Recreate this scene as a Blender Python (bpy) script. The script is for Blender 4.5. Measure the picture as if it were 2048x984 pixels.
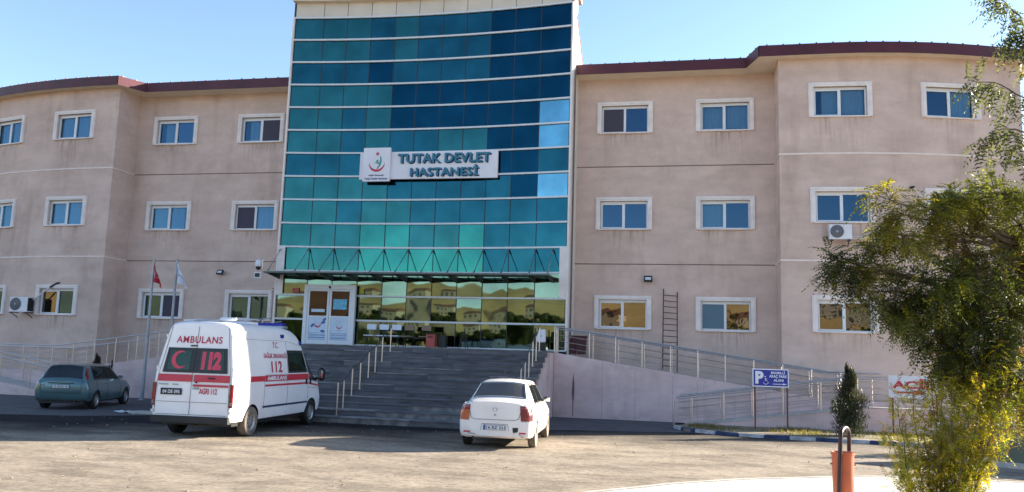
import bpy, bmesh, math, random
from mathutils import Vector, Matrix, Euler
from math import radians as rad, sin, cos, pi, sqrt, atan2

for o in list(bpy.data.objects): bpy.data.objects.remove(o)
SC = bpy.context.scene
COL = SC.collection

# ------------------------------------------------------------------ camera, sky, sun, exposure
cam_d = bpy.data.cameras.new('camera'); cam = bpy.data.objects.new('camera', cam_d); COL.objects.link(cam)
CAMP = Vector((0.0, -34.603, 2.25)); YAW, TILT, ROLL, FPX = -0.2070, 0.1339, 0.0307, 1640.0
_f0 = Vector((sin(YAW), cos(YAW), 0)); _r0 = Vector((cos(YAW), -sin(YAW), 0)); _u0 = Vector((0, 0, 1))
_f = _f0*cos(TILT)+_u0*sin(TILT); _u = _u0*cos(TILT)-_f0*sin(TILT)
CR = _r0*cos(ROLL)+_u*sin(ROLL); CU = _u*cos(ROLL)-_r0*sin(ROLL); CF = _f
M3 = Matrix((CR, CU, -CF)).transposed()
cam.matrix_world = Matrix.Translation(CAMP) @ M3.to_4x4()
cam_d.sensor_width = 36.0; cam_d.lens = 36.0*FPX/2048.0
cam_d.clip_start = 0.1; cam_d.clip_end = 6000
SC.camera = cam
SC.render.resolution_x = 1024; SC.render.resolution_y = 492

SUN_EL = rad(18.0); SUN_AZ = rad(58.0)      # azimuth measured from +Y towards +X
world = bpy.data.worlds.new("World"); SC.world = world; world.use_nodes = True
wn = world.node_tree; wn.nodes.clear()
_o = wn.nodes.new('ShaderNodeOutputWorld'); _b = wn.nodes.new('ShaderNodeBackground'); _s = wn.nodes.new('ShaderNodeTexSky')
_s.sky_type = 'NISHITA'; _s.sun_disc = False; _s.sun_elevation = SUN_EL; _s.sun_rotation = SUN_AZ
_s.air_density = 1.0; _s.dust_density = 0.6; _s.ozone_density = 1.2; _s.altitude = 1500
_b.inputs['Strength'].default_value = 0.085
wn.links.new(_s.outputs[0], _b.inputs[0]); wn.links.new(_b.outputs[0], _o.inputs[0])
sun_d = bpy.data.lights.new('sun', 'SUN'); sun = bpy.data.objects.new('sun', sun_d); COL.objects.link(sun)
sun_d.energy = 5.0; sun_d.angle = rad(0.5); sun_d.color = (1.0, 0.90, 0.74)
_sd = Vector((sin(SUN_AZ)*cos(SUN_EL), cos(SUN_AZ)*cos(SUN_EL), sin(SUN_EL)))
sun.rotation_euler = _sd.to_track_quat('Z', 'Y').to_euler(); sun.location = (40, 20, 40)
SC.view_settings.view_transform = 'Standard'; SC.view_settings.look = 'None'
SC.view_settings.gamma = 1.0; SC.view_settings.exposure = 2.13; SC.view_settings.use_curve_mapping = False

def at(u, v, Z):
    """world point seen at photo pixel (u, v) at depth Z metres; used while laying out the near tree"""
    return CAMP + (CF + CR*((u-1024)/FPX) - CU*((v-492)/FPX))*Z

# ------------------------------------------------------------------ helpers
ABS = {}
def tag(o, label=None, cat=None, group=None, kind=None):
    if label: o['label'] = label
    if cat: o['category'] = cat
    if group: o['group'] = group
    if kind: o['kind'] = kind
    return o
def thing(name, label, cat, loc=(0, 0, 0), rz=0.0, group=None):
    o = bpy.data.objects.new(name, None); COL.objects.link(o); o.empty_display_size = .3
    o.location = loc; o.rotation_euler = (0, 0, rz)
    ABS[o.name] = Vector((0, 0, 0)) if rz or group == '__local' else Vector(loc)
    if group == '__local': group = None
    return tag(o, label, cat, group)
def copy_tree(o, parent=None):
    c = o.copy(); COL.objects.link(c); c.parent = parent
    for ch in list(o.children): copy_tree(ch, c)
    return c

class MB:
    def __init__(s): s.v = []; s.f = []; s.m = []
    def add(s, vs, fs, mi=0):
        b = len(s.v); s.v += [tuple(p) for p in vs]; s.f += [tuple(b+i for i in f) for f in fs]; s.m += [mi]*len(fs); return s
    def box(s, x0, x1, y0, y1, z0, z1, mi=0):
        if x0 > x1: x0, x1 = x1, x0
        if y0 > y1: y0, y1 = y1, y0
        if z0 > z1: z0, z1 = z1, z0
        return s.add([(x0,y0,z0),(x1,y0,z0),(x1,y1,z0),(x0,y1,z0),(x0,y0,z1),(x1,y0,z1),(x1,y1,z1),(x0,y1,z1)],
                     [(0,3,2,1),(4,5,6,7),(0,1,5,4),(1,2,6,5),(2,3,7,6),(3,0,4,7)], mi)
    def obox(s, c, sx, sy, sz, R=None, mi=0):
        c = Vector(c); vs = []
        for dz in (-.5, .5):
            for dx, dy in ((-.5,-.5),(.5,-.5),(.5,.5),(-.5,.5)):
                p = Vector((dx*sx, dy*sy, dz*sz)); vs.append(c+(R @ p if R else p))
        return s.add(vs, [(0,3,2,1),(4,5,6,7),(0,1,5,4),(1,2,6,5),(2,3,7,6),(3,0,4,7)], mi)
    def bar(s, a, b, w, h=None, mi=0):
        a, b = Vector(a), Vector(b); h = h or w; d = (b-a); L = d.length; d.normalize()
        up = Vector((0,0,1)) if abs(d.z) < .95 else Vector((0,1,0))
        x = d.cross(up).normalized(); z = x.cross(d).normalized()
        return s.obox((a+b)/2, w, L, h, Matrix((x, d, z)).transposed(), mi)
    def tube(s, pts, r, n=8, mi=0, cap=True):
        pts = [Vector(p) for p in pts]; N = len(pts); rs = r if isinstance(r, (list, tuple)) else [r]*N
        b = len(s.v); prev = None
        for i, p in enumerate(pts):
            d = (pts[min(i+1, N-1)]-pts[max(i-1, 0)]).normalized()
            if prev is None: x = d.orthogonal().normalized()
            else: x = (prev - d*prev.dot(d)).normalized()
            prev = x; y = d.cross(x)
            for k in range(n):
                a = 2*pi*k/n; s.v.append(tuple(p+(x*cos(a)+y*sin(a))*rs[i]))
        for i in range(N-1):
            for k in range(n):
                s.f.append((b+i*n+k, b+i*n+(k+1) % n, b+(i+1)*n+(k+1) % n, b+(i+1)*n+k)); s.m.append(mi)
        if cap:
            s.f.append(tuple(b+k for k in range(n))[::-1]); s.m.append(mi)
            s.f.append(tuple(b+(N-1)*n+k for k in range(n))); s.m.append(mi)
        return s
    def lathe(s, prof, c, ax='z', n=24, mi=0):
        """prof: (radius, height along axis)"""
        c = Vector(c); b = len(s.v)
        for r, h in prof:
            for k in range(n):
                a = 2*pi*k/n; u, w = r*cos(a), r*sin(a)
                p = {'z': (u, w, h), 'x': (h, u, w), 'y': (u, h, w)}[ax]; s.v.append(tuple(c+Vector(p)))
        for i in range(len(prof)-1):
            for k in range(n):
                f = (b+i*n+k, b+i*n+(k+1) % n, b+(i+1)*n+(k+1) % n, b+(i+1)*n+k)
                s.f.append(f if ax != 'y' else f[::-1]); s.m.append(mi)
        return s
    def prism(s, poly, z0, z1, mi=0):
        n = len(poly)
        return s.add([(p[0], p[1], z0) for p in poly]+[(p[0], p[1], z1) for p in poly],
                     [tuple(range(n))[::-1], tuple(range(n, 2*n))]+[(i, (i+1) % n, n+(i+1) % n, n+i) for i in range(n)], mi)
    def prism_y(s, poly, y0, y1, mi=0):     # polygon in x,z extruded along y
        n = len(poly)
        return s.add([(p[0], y0, p[1]) for p in poly]+[(p[0], y1, p[1]) for p in poly],
                     [tuple(range(n)), tuple(range(n, 2*n))[::-1]]+[(i, n+i, n+(i+1) % n, (i+1) % n) for i in range(n)], mi)
    def prism_x(s, poly, x0, x1, mi=0):     # polygon in y,z
        n = len(poly)
        return s.add([(x0, p[0], p[1]) for p in poly]+[(x1, p[0], p[1]) for p in poly],
                     [tuple(range(n))[::-1], tuple(range(n, 2*n))]+[(i, (i+1) % n, n+(i+1) % n, n+i) for i in range(n)], mi)
    def build(s, name, mats, parent=None, smooth=False, fix=False, base=True):
        mats = mats if isinstance(mats, (list, tuple)) else [mats]
        xs = [p[0] for p in s.v]; ys = [p[1] for p in s.v]; zs = [p[2] for p in s.v]
        o3 = Vector(((min(xs)+max(xs))/2, (min(ys)+max(ys))/2, min(zs)))
        me = bpy.data.meshes.new(name); me.from_pydata([(p[0]-o3.x, p[1]-o3.y, p[2]-o3.z) for p in s.v], [], s.f)
        for m in mats: me.materials.append(m)
        if any(s.m): me.polygons.foreach_set('material_index', s.m)
        if fix:
            bm = bmesh.new(); bm.from_mesh(me); bmesh.ops.remove_doubles(bm, verts=bm.verts, dist=1e-5)
            bmesh.ops.recalc_face_normals(bm, faces=bm.faces); bm.to_mesh(me); bm.free()
        if smooth:
            me.polygons.foreach_set('use_smooth', [True]*len(me.polygons))
            me.set_sharp_from_angle(angle=rad(smooth if smooth is not True else 40))
        me.update()
        o = bpy.data.objects.new(name, me); COL.objects.link(o)
        if parent is not None:
            o.parent = parent; o.location = o3-ABS[parent.name]
        else: o.location = o3
        ABS[o.name] = o3
        return o

# ------------------------------------------------------------------ procedural materials
def mat(name, col, rough=.7, metal=0.0, var=.12, scale=6.0, bump=0.0, bscale=40.0, spec=.5, coat=0.0, detail=6, col2=None, stretch=None):
    m = bpy.data.materials.new(name); m.use_nodes = True; nt = m.node_tree; N = nt.nodes; L = nt.links
    b = N['Principled BSDF']; b.inputs['Roughness'].default_value = rough; b.inputs['Metallic'].default_value = metal
    b.inputs['Specular IOR Level'].default_value = spec; b.inputs['Coat Weight'].default_value = coat
    tc = N.new('ShaderNodeTexCoord'); mp = N.new('ShaderNodeMapping'); L.new(tc.outputs['Object'], mp.inputs[0])
    if stretch: mp.inputs['Scale'].default_value = stretch
    n = N.new('ShaderNodeTexNoise'); n.inputs['Scale'].default_value = scale; n.inputs['Detail'].default_value = detail
    L.new(mp.outputs[0], n.inputs['Vector'])
    r = N.new('ShaderNodeValToRGB'); c2 = col2 or tuple(min(1, c*(1+var)) for c in col)
    c1 = col if col2 else tuple(c*(1-var) for c in col)
    r.color_ramp.elements[0].position = .3; r.color_ramp.elements[1].position = .7
    r.color_ramp.elements[0].color = (*c1, 1); r.color_ramp.elements[1].color = (*c2, 1)
    L.new(n.outputs['Fac'], r.inputs[0]); L.new(r.outputs[0], b.inputs['Base Color'])
    if bump:
        n2 = N.new('ShaderNodeTexNoise'); n2.inputs['Scale'].default_value = bscale; n2.inputs['Detail'].default_value = 4
        L.new(mp.outputs[0], n2.inputs['Vector'])
        bp = N.new('ShaderNodeBump'); bp.inputs['Strength'].default_value = bump; bp.inputs['Distance'].default_value = .02
        L.new(n2.outputs['Fac'], bp.inputs['Height']); L.new(bp.outputs[0], b.inputs['Normal'])
    return m
def stucco(name, c1, c2, c3, blot=.5):
    """weathered render coat: broad patches, horizontal trowel bands, thin vertical run marks"""
    m = bpy.data.materials.new(name); m.use_nodes = True; nt = m.node_tree; N = nt.nodes; L = nt.links
    b = N['Principled BSDF']; b.inputs['Roughness'].default_value = .92; b.inputs['Specular IOR Level'].default_value = .2
    g = N.new('ShaderNodeNewGeometry')
    def noise(sc, scale, det=6, rough=.6):
        mp = N.new('ShaderNodeMapping'); mp.inputs['Scale'].default_value = sc; L.new(g.outputs['Position'], mp.inputs[0])
        n = N.new('ShaderNodeTexNoise'); n.inputs['Scale'].default_value = scale; n.inputs['Detail'].default_value = det
        n.inputs['Roughness'].default_value = rough; L.new(mp.outputs[0], n.inputs['Vector']); return n.outputs['Fac']
    def ramp(src, p0, p1, a, bb):
        r = N.new('ShaderNodeValToRGB'); r.color_ramp.elements[0].position = p0; r.color_ramp.elements[1].position = p1
        r.color_ramp.elements[0].color = (*a, 1); r.color_ramp.elements[1].color = (*bb, 1); L.new(src, r.inputs[0]); return r.outputs[0]
    def mix(fac, a, bb, bt='MIX'):
        x = N.new('ShaderNodeMix'); x.data_type = 'RGBA'; x.blend_type = bt
        if isinstance(fac, float): x.inputs[0].default_value = fac
        else: L.new(fac, x.inputs[0])
        L.new(a, x.inputs[6]); L.new(bb, x.inputs[7]); return x.outputs[2]
    base = ramp(noise((1, 1, 1), .35, 5), .35, .68, c1, c2)
    band = ramp(noise((.5, .5, 1.5), 1.1, 5, .62), .30, .72, (.84, .83, .82), (1.06, 1.06, 1.06))
    run = ramp(noise((1.5, 1.5, .28), .9, 3, .5), .26, .44, (.80, .77, .74), (1, 1, 1))
    blo = ramp(noise((1, 1, 1.3), 1.1, 8, .7), .48, .75, (0, 0, 0), (1, 1, 1))
    third = N.new('ShaderNodeRGB'); third.outputs[0].default_value = (*c3, 1)
    mul = N.new('ShaderNodeMath'); mul.operation = 'MULTIPLY'; mul.inputs[1].default_value = blot
    sep = N.new('ShaderNodeSeparateColor'); L.new(blo, sep.inputs[0]); L.new(sep.outputs[0], mul.inputs[0])
    c = mix(mul.outputs[0], base, third.outputs[0])
    c = mix(.9, c, band, 'MULTIPLY'); c = mix(.75, c, run, 'MULTIPLY')
    dirt = ramp(noise((1, 1, 1), .55, 10, .75), .44, .70, (1, 1, 1), (.80, .78, .76)); c = mix(.8, c, dirt, 'MULTIPLY')
    L.new(c, b.inputs['Base Color'])
    bp = N.new('ShaderNodeBump'); bp.inputs['Strength'].default_value = .35; bp.inputs['Distance'].default_value = .015
    L.new(noise((1, 1, 1), 22, 5), bp.inputs['Height']); L.new(bp.outputs[0], b.inputs['Normal'])
    return m
def mirror_glass(name, tint, diff, facg=.85, rough=.02, bump=.02):
    """coated architectural glass: tinted reflection over a dark body"""
    m = bpy.data.materials.new(name); m.use_nodes = True; nt = m.node_tree; N = nt.nodes; L = nt.links; N.clear()
    out = N.new('ShaderNodeOutputMaterial'); gl = N.new('ShaderNodeBsdfGlossy'); df = N.new('ShaderNodeBsdfDiffuse'); mx = N.new('ShaderNodeMixShader')
    gl.inputs['Roughness'].default_value = rough
    g2 = N.new('ShaderNodeNewGeometry'); nz = N.new('ShaderNodeTexNoise'); nz.inputs['Scale'].default_value = .9; nz.inputs['Detail'].default_value = 5; L.new(g2.outputs['Position'], nz.inputs['Vector'])
    cr = N.new('ShaderNodeValToRGB'); cr.color_ramp.elements[0].position = .32; cr.color_ramp.elements[1].position = .68
    cr.color_ramp.elements[0].color = (*[t*.78 for t in tint], 1); cr.color_ramp.elements[1].color = (*[min(1, t*1.16) for t in tint], 1); L.new(nz.outputs['Fac'], cr.inputs[0]); L.new(cr.outputs[0], gl.inputs['Color'])
    df.inputs['Color'].default_value = (*diff, 1); mx.inputs[0].default_value = facg
    tc = N.new('ShaderNodeTexCoord'); n = N.new('ShaderNodeTexNoise'); n.inputs['Scale'].default_value = .9; n.inputs['Detail'].default_value = 1
    L.new(tc.outputs['Object'], n.inputs['Vector']); bp = N.new('ShaderNodeBump'); bp.inputs['Strength'].default_value = bump; bp.inputs['Distance'].default_value = .1
    L.new(n.outputs['Fac'], bp.inputs['Height']); L.new(bp.outputs[0], gl.inputs['Normal'])
    L.new(df.outputs[0], mx.inputs[1]); L.new(gl.outputs[0], mx.inputs[2]); L.new(mx.outputs[0], out.inputs[0]); return m
def clear_glass(name, tint, trans, fac=.5, rough=.01):
    m = bpy.data.materials.new(name); m.use_nodes = True; nt = m.node_tree; N = nt.nodes; L = nt.links; N.clear()
    out = N.new('ShaderNodeOutputMaterial'); gl = N.new('ShaderNodeBsdfGlossy'); tr = N.new('ShaderNodeBsdfTransparent'); mx = N.new('ShaderNodeMixShader')
    gl.inputs['Color'].default_value = (*tint, 1); gl.inputs['Roughness'].default_value = rough; tr.inputs['Color'].default_value = (*trans, 1)
    tc = N.new('ShaderNodeTexCoord'); n = N.new('ShaderNodeTexNoise'); n.inputs['Scale'].default_value = 1.3; L.new(tc.outputs['Object'], n.inputs['Vector'])
    bp = N.new('ShaderNodeBump'); bp.inputs['Strength'].default_value = .03; bp.inputs['Distance'].default_value = .1
    L.new(n.outputs['Fac'], bp.inputs['Height']); L.new(bp.outputs[0], gl.inputs['Normal'])
    mx.inputs[0].default_value = fac; L.new(tr.outputs[0], mx.inputs[1]); L.new(gl.outputs[0], mx.inputs[2]); L.new(mx.outputs[0], out.inputs[0]); return m
def leafmat(name, trans=.5):
    m = bpy.data.materials.new(name); m.use_nodes = True; nt = m.node_tree; N = nt.nodes; L = nt.links; N.clear()
    out = N.new('ShaderNodeOutputMaterial'); at_ = N.new('ShaderNodeVertexColor'); at_.layer_name = 'tint'
    df = N.new('ShaderNodeBsdfPrincipled'); df.inputs['Roughness'].default_value = .45; tl = N.new('ShaderNodeBsdfTranslucent'); mx = N.new('ShaderNodeMixShader')
    n = N.new('ShaderNodeTexNoise'); n.inputs['Scale'].default_value = 3.0
    h = N.new('ShaderNodeMix'); h.data_type = 'RGBA'; h.blend_type = 'MULTIPLY'; h.inputs[0].default_value = .35
    L.new(at_.outputs[0], h.inputs[6]); L.new(n.outputs['Color'], h.inputs[7])
    L.new(h.outputs[2], df.inputs['Base Color'])
    br = N.new('ShaderNodeMix'); br.data_type = 'RGBA'; br.blend_type = 'MULTIPLY'; br.inputs[0].default_value = 1; br.inputs[7].default_value = (3.4, 3.3, 1.1, 1); br.clamp_result = True
    L.new(h.outputs[2], br.inputs[6]); L.new(br.outputs[2], tl.inputs['Color'])
    mx.inputs[0].default_value = trans; L.new(df.outputs[0], mx.inputs[1]); L.new(tl.outputs[0], mx.inputs[2]); L.new(mx.outputs[0], out.inputs[0]); return m

M = {}
M['wall'] = stucco('wall_render', (.65, .49, .42), (.71, .545, .465), (.53, .40, .345))
M['rampwall'] = stucco('ramp_render', (.70, .52, .50), (.78, .60, .57), (.48, .36, .36), .6)
M['course'] = mat('string_course', (.80, .68, .62), .85, var=.08, scale=3)
M['coursedark'] = mat('string_groove', (.17, .12, .11), .9, var=.2, scale=3)
M['trim'] = mat('window_trim', (.78, .71, .67), .8, var=.1, scale=2.5, bump=.15)
M['pvc'] = mat('white_pvc', (.72, .73, .75), .4, var=.04)
M['soffit'] = mat('soffit_boards', (.74, .62, .47), .85, var=.1, scale=1.2)
M['fascia'] = mat('maroon_metal', (.075, .012, .022), .5, var=.22, scale=1.5, spec=.4)
M['roof'] = mat('roof_sheet', (.14, .03, .04), .5, var=.15, scale=1)
M['parapet'] = mat('cream_panel', (.62, .55, .46), .6, var=.08, scale=1.1)
M['towerside'] = mat('tower_side', (.72, .67, .60), .7, var=.06, scale=1.0)
M['mull'] = mat('white_mullion', (.62, .64, .66), .35, var=.06)
M['darkgap'] = mat('dark_gasket', (.012, .02, .025), .5, var=.2)
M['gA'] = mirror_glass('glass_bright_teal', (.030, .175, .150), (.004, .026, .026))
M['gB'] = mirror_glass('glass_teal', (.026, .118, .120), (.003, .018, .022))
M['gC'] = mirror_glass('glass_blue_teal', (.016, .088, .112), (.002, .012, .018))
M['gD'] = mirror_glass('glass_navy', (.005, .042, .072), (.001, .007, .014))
M['gE'] = mirror_glass('glass_pale', (.16, .38, .47), (.02, .07, .10), .8)  # reflection of brighter sky put into the tint of these panes
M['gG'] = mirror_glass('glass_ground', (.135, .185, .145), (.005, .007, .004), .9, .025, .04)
M['win'] = clear_glass('window_glass', (.055, .105, .165), (.36, .52, .62), .66)
M['wingold'] = clear_glass('window_glass_warm', (.20, .18, .15), (.4, .36, .28), .75)
M['winclear'] = clear_glass('window_glass_light', (.10, .20, .30), (.75, .75, .72), .3)
M['wincurt'] = clear_glass('window_glass_curtained', (.06, .115, .175), (.80, .93, 1.0), .34)
M['inside'] = mat('dark_interior', (.03, .035, .045), .9)
M['curtain'] = mat('net_curtain', (.82, .86, .86), .9, var=.1, scale=3, stretch=(18, 18, .3))
M['blind'] = mat('beige_blind', (.42, .36, .25), .8, var=.3, scale=2, stretch=(.3, .3, 16))
M['goldreflect'] = mat('gold_reflection', (.62, .43, .12), .8, var=.12, scale=3)
M['screen'] = mat('insect_screen', (.055, .05, .075), .8, var=.1, scale=60)
M['screenblue'] = mat('insect_screen_pale', (.10, .17, .22), .7, var=.1, scale=60)
M['steel'] = mat('stainless_steel', (.62, .57, .53), .33, 1.0, var=.1, scale=8)
M['galv'] = mat('galvanised_pole', (.33, .35, .38), .5, .7, var=.15, scale=5)
M['stone'] = mat('stair_stone', (.115, .112, .120), .8, var=.35, scale=2.2, bump=.25, bscale=30, stretch=(.5, 2, 3))
M['stonelight'] = mat('stair_stone_dusty', (.22, .21, .205), .85, var=.45, scale=3.5, bump=.3, bscale=20)
M['black'] = mat('black_plastic', (.012, .012, .014), .45, var=.3)
M['rubber'] = mat('tyre_rubber', (.02, .019, .018), .85, var=.25, scale=12)
M['paletyre'] = mat('pale_tyre', (.20, .165, .13), .9, var=.25, scale=14)  # paler rubber, used on some right-hand wheels
M['rim'] = mat('rim_metal', (.46, .45, .44), .35, .6, var=.12, scale=14)
M['whitepaint'] = mat('white_car_paint', (.86, .81, .78), .3, var=.05, scale=2.5, coat=.5, bump=.02, bscale=3)
M['vanpaint'] = mat('white_van_paint', (.86, .82, .81), .32, var=.06, scale=1.6, coat=.4, bump=.02, bscale=2)
M['bluepaint'] = mat('blue_green_paint', (.085, .165, .175), .3, .35, var=.08, scale=2, coat=.6)
M['red'] = mat('red_film', (.55, .03, .05), .4, var=.1)
M['redtext'] = mat('red_lettering', (.50, .02, .06), .45, var=.08)
M['navy'] = mat('navy_strip', (.02, .03, .10), .5)
M['beigetape'] = mat('faded_tape', (.55, .40, .32), .6, var=.15)
M['carglass'] = mirror_glass('dark_car_glass', (.30, .32, .34), (.008, .010, .010), .22, .02, .01)
M['carglass2'] = clear_glass('rear_screen_glass', (.07, .065, .07), (.45, .45, .45), .2)
M['vanglass'] = mirror_glass('van_rear_glass', (.14, .18, .16), (.012, .030, .018), .2, .04, .01)
M['lampred'] = mat('red_lamp_lens', (.20, .008, .012), .25, var=.25, scale=9, coat=.6)
M['lamporange'] = mat('orange_lamp_lens', (.42, .085, .03), .2, var=.15, scale=9, coat=.6)
M['lampclear'] = mat('clear_lamp_lens', (.6, .6, .6), .12, coat=.8)
M['lampblue'] = mat('blue_lamp_lens', (.015, .025, .30), .15, coat=.8)
M['plate'] = mat('white_plate', (.72, .73, .76), .5, var=.06, scale=18)
M['ink'] = mat('black_ink', (.015, .015, .02), .6)
M['white'] = mat('white_board', (.74, .72, .76), .5, var=.05, scale=1.5)
M['whiteink'] = mat('white_lettering', (.80, .80, .84), .5, var=.03)
M['teal'] = mat('teal_letter', (.02, .16, .25), .5, var=.05)
M['tealdark'] = mat('teal_letter_edge', (.015, .05, .12), .5)
M['green'] = mat('green_figure', (.02, .26, .22), .5)
M['signblue'] = mat('sign_blue', (.02, .025, .30), .4, var=.1)
M['postred'] = mat('dark_red_post', (.20, .02, .025), .5, var=.25, scale=10)
M['acwhite'] = mat('ac_casing', (.70, .71, .74), .45, var=.08, scale=3)
M['acgrille'] = mat('ac_grille', (.10, .10, .115), .6, var=.2, scale=40)
M['lagging'] = mat('pipe_lagging', (.62, .58, .55), .7, var=.12, scale=9)
M['rust'] = mat('rusty_iron', (.10, .045, .04), .8, .2, var=.4, scale=14)
M['orange'] = mat('orange_bin', (.46, .095, .035), .42, var=.12, scale=4)
M['darkpost'] = mat('dark_bin_post', (.035, .012, .014), .35, .2, var=.3)
M['redbin'] = mat('red_bin', (.40, .07, .05), .5, var=.1)
M['chairwhite'] = mat('chair_white', (.60, .66, .76), .4)
M['chairbrown'] = mat('chair_tan', (.22, .15, .085), .5)
M['kerbwhite'] = mat('kerb_white', (.40, .40, .42), .85, var=.4, scale=7)
M['kerbblue'] = mat('kerb_blue', (.03, .05, .12), .85, var=.4, scale=7)
M['bark'] = mat('bark', (.085, .06, .04), .9, var=.35, scale=14, bump=.4, bscale=30)
M['leaf'] = leafmat('leaf'); M['juniper'] = leafmat('juniper_needles', .15)
M['flagred'] = mat('flag_red', (.42, .015, .03), .8, var=.1)
M['flagwhite'] = mat('flag_white', (.66, .68, .74), .8, var=.06)
M['posterblue'] = mat('poster_blue', (.03, .11, .36), .5)
M['postersky'] = mat('poster_pale', (.55, .66, .78), .5, var=.12, scale=2)
M['posternavy'] = mat('poster_navy', (.08, .12, .30), .5)
M['notice'] = mat('door_notice', (.12, .42, .60), .5, var=.35, scale=9)
M['doorglass'] = mirror_glass('door_glass', (.12, .10, .10), (.022, .010, .009), .3, .01, .02)
M['canglass'] = clear_glass('canopy_glass', (.25, .35, .33), (.26, .34, .32), .22)
M['cansteel'] = mat('canopy_steel', (.10, .105, .11), .4, .6, var=.2)
M['lowpanel'] = mat('grey_green_panel', (.11, .125, .09), .7, var=.15, scale=4)
M['concrete'] = mat('pale_concrete', (.46, .43, .39), .9, var=.18, scale=4, bump=.2)
M['paper'] = mat('crumpled_paper', (.55, .60, .62), .7, var=.1)

def stainmat():
    m = bpy.data.materials.new('rain_stain'); m.use_nodes = True; nt = m.node_tree; N = nt.nodes; L = nt.links; N.clear()
    out = N.new('ShaderNodeOutputMaterial'); df = N.new('ShaderNodeBsdfDiffuse'); tr = N.new('ShaderNodeBsdfTransparent'); mx = N.new('ShaderNodeMixShader')
    df.inputs['Color'].default_value = (.20, .155, .13, 1)
    tc = N.new('ShaderNodeTexCoord'); g = N.new('ShaderNodeNewGeometry'); mp = N.new('ShaderNodeMapping'); mp.inputs['Scale'].default_value = (9, 9, .7)
    L.new(g.outputs['Position'], mp.inputs[0]); n = N.new('ShaderNodeTexNoise'); n.inputs['Scale'].default_value = 1.0; n.inputs['Detail'].default_value = 5; L.new(mp.outputs[0], n.inputs['Vector'])
    r = N.new('ShaderNodeMapRange'); r.inputs['From Min'].default_value = .46; r.inputs['From Max'].default_value = .72; L.new(n.outputs['Fac'], r.inputs['Value'])
    s = N.new('ShaderNodeSeparateXYZ'); L.new(tc.outputs['Generated'], s.inputs[0]); p = N.new('ShaderNodeMath'); p.operation = 'POWER'; p.inputs[1].default_value = 1.4; L.new(s.outputs['Z'], p.inputs[0])
    # fade towards both sides as well
    a = N.new('ShaderNodeMath'); a.operation = 'PINGPONG'; a.inputs[1].default_value = .5; L.new(s.outputs['X'], a.inputs[0]); b = N.new('ShaderNodeMath'); b.operation = 'MULTIPLY'; b.use_clamp = True; b.inputs[1].default_value = 5; L.new(a.outputs[0], b.inputs[0])
    q = N.new('ShaderNodeMath'); q.operation = 'MULTIPLY'; L.new(r.outputs[0], q.inputs[0]); L.new(p.outputs[0], q.inputs[1])
    q2 = N.new('ShaderNodeMath'); q2.operation = 'MULTIPLY'; L.new(q.outputs[0], q2.inputs[0]); L.new(b.outputs[0], q2.inputs[1])
    q3 = N.new('ShaderNodeMath'); q3.operation = 'MULTIPLY'; q3.inputs[1].default_value = .36; L.new(q2.outputs[0], q3.inputs[0])
    L.new(q3.outputs[0], mx.inputs[0]); L.new(tr.outputs[0], mx.inputs[1]); L.new(df.outputs[0], mx.inputs[2]); L.new(mx.outputs[0], out.inputs[0]); return m
M['rain'] = stainmat()

_curve_cache = {}
def text2d(s, bold=0.0, italic=0.0, spacing=1.0):
    key = (s, bold, italic, spacing)
    if key in _curve_cache: return _curve_cache[key]
    cu = bpy.data.curves.new('lettering', 'FONT'); cu.body = s; cu.size = 1.0; cu.offset = bold; cu.shear = italic
    cu.space_character = spacing; cu.resolution_u = 3
    ob = bpy.data.objects.new('lettering', cu); COL.objects.link(ob)
    dg = bpy.context.evaluated_depsgraph_get(); dg.update()
    me = bpy.data.meshes.new_from_object(ob.evaluated_get(dg))
    vs = [(v.co.x, v.co.y) for v in me.vertices]; fs = [tuple(p.vertices) for p in me.polygons]
    bpy.data.objects.remove(ob); bpy.data.meshes.remove(me)
    x0 = min(v[0] for v in vs); x1 = max(v[0] for v in vs); y0 = min(v[1] for v in vs); y1 = max(v[1] for v in vs)
    vs = [((v[0]-x0)/(x1-x0), (v[1]-y0)/(y1-y0)) for v in vs]
    _curve_cache[key] = (vs, fs, (x1-x0)/(y1-y0)); return _curve_cache[key]
def put_text(mb, s, u0, u1, v0, v1, fn, bold=.02, mi=0, spacing=1.0, italic=0.0, thick=0.0, fn_in=None):
    """lettering filling the box u0..u1, v0..v1 of a surface given by fn(u, v) -> point"""
    vs, fs, _ = text2d(s, bold, italic, spacing)
    P = [fn(u0+(u1-u0)*a, v0+(v1-v0)*b) for a, b in vs]
    mb.add(P, fs, mi)
    if fn_in:
        Q = [fn_in(u0+(u1-u0)*a, v0+(v1-v0)*b) for a, b in vs]; n = len(vs)
        from collections import Counter
        cnt = Counter()
        for f in fs:
            for i in range(len(f)): cnt[frozenset((f[i], f[(i+1) % len(f)]))] += 1
        side = []
        for f in fs:
            for i in range(len(f)):
                a, b = f[i], f[(i+1) % len(f)]
                if cnt[frozenset((a, b))] == 1: side.append((b, a, n+a, n+b))
        mb.add(P+Q, side, mi)
def disc2d(cx, cy, r, n=24, sx=1.0): return [(cx+cos(2*pi*k/n)*r*sx, cy+sin(2*pi*k/n)*r) for k in range(n)]
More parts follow.
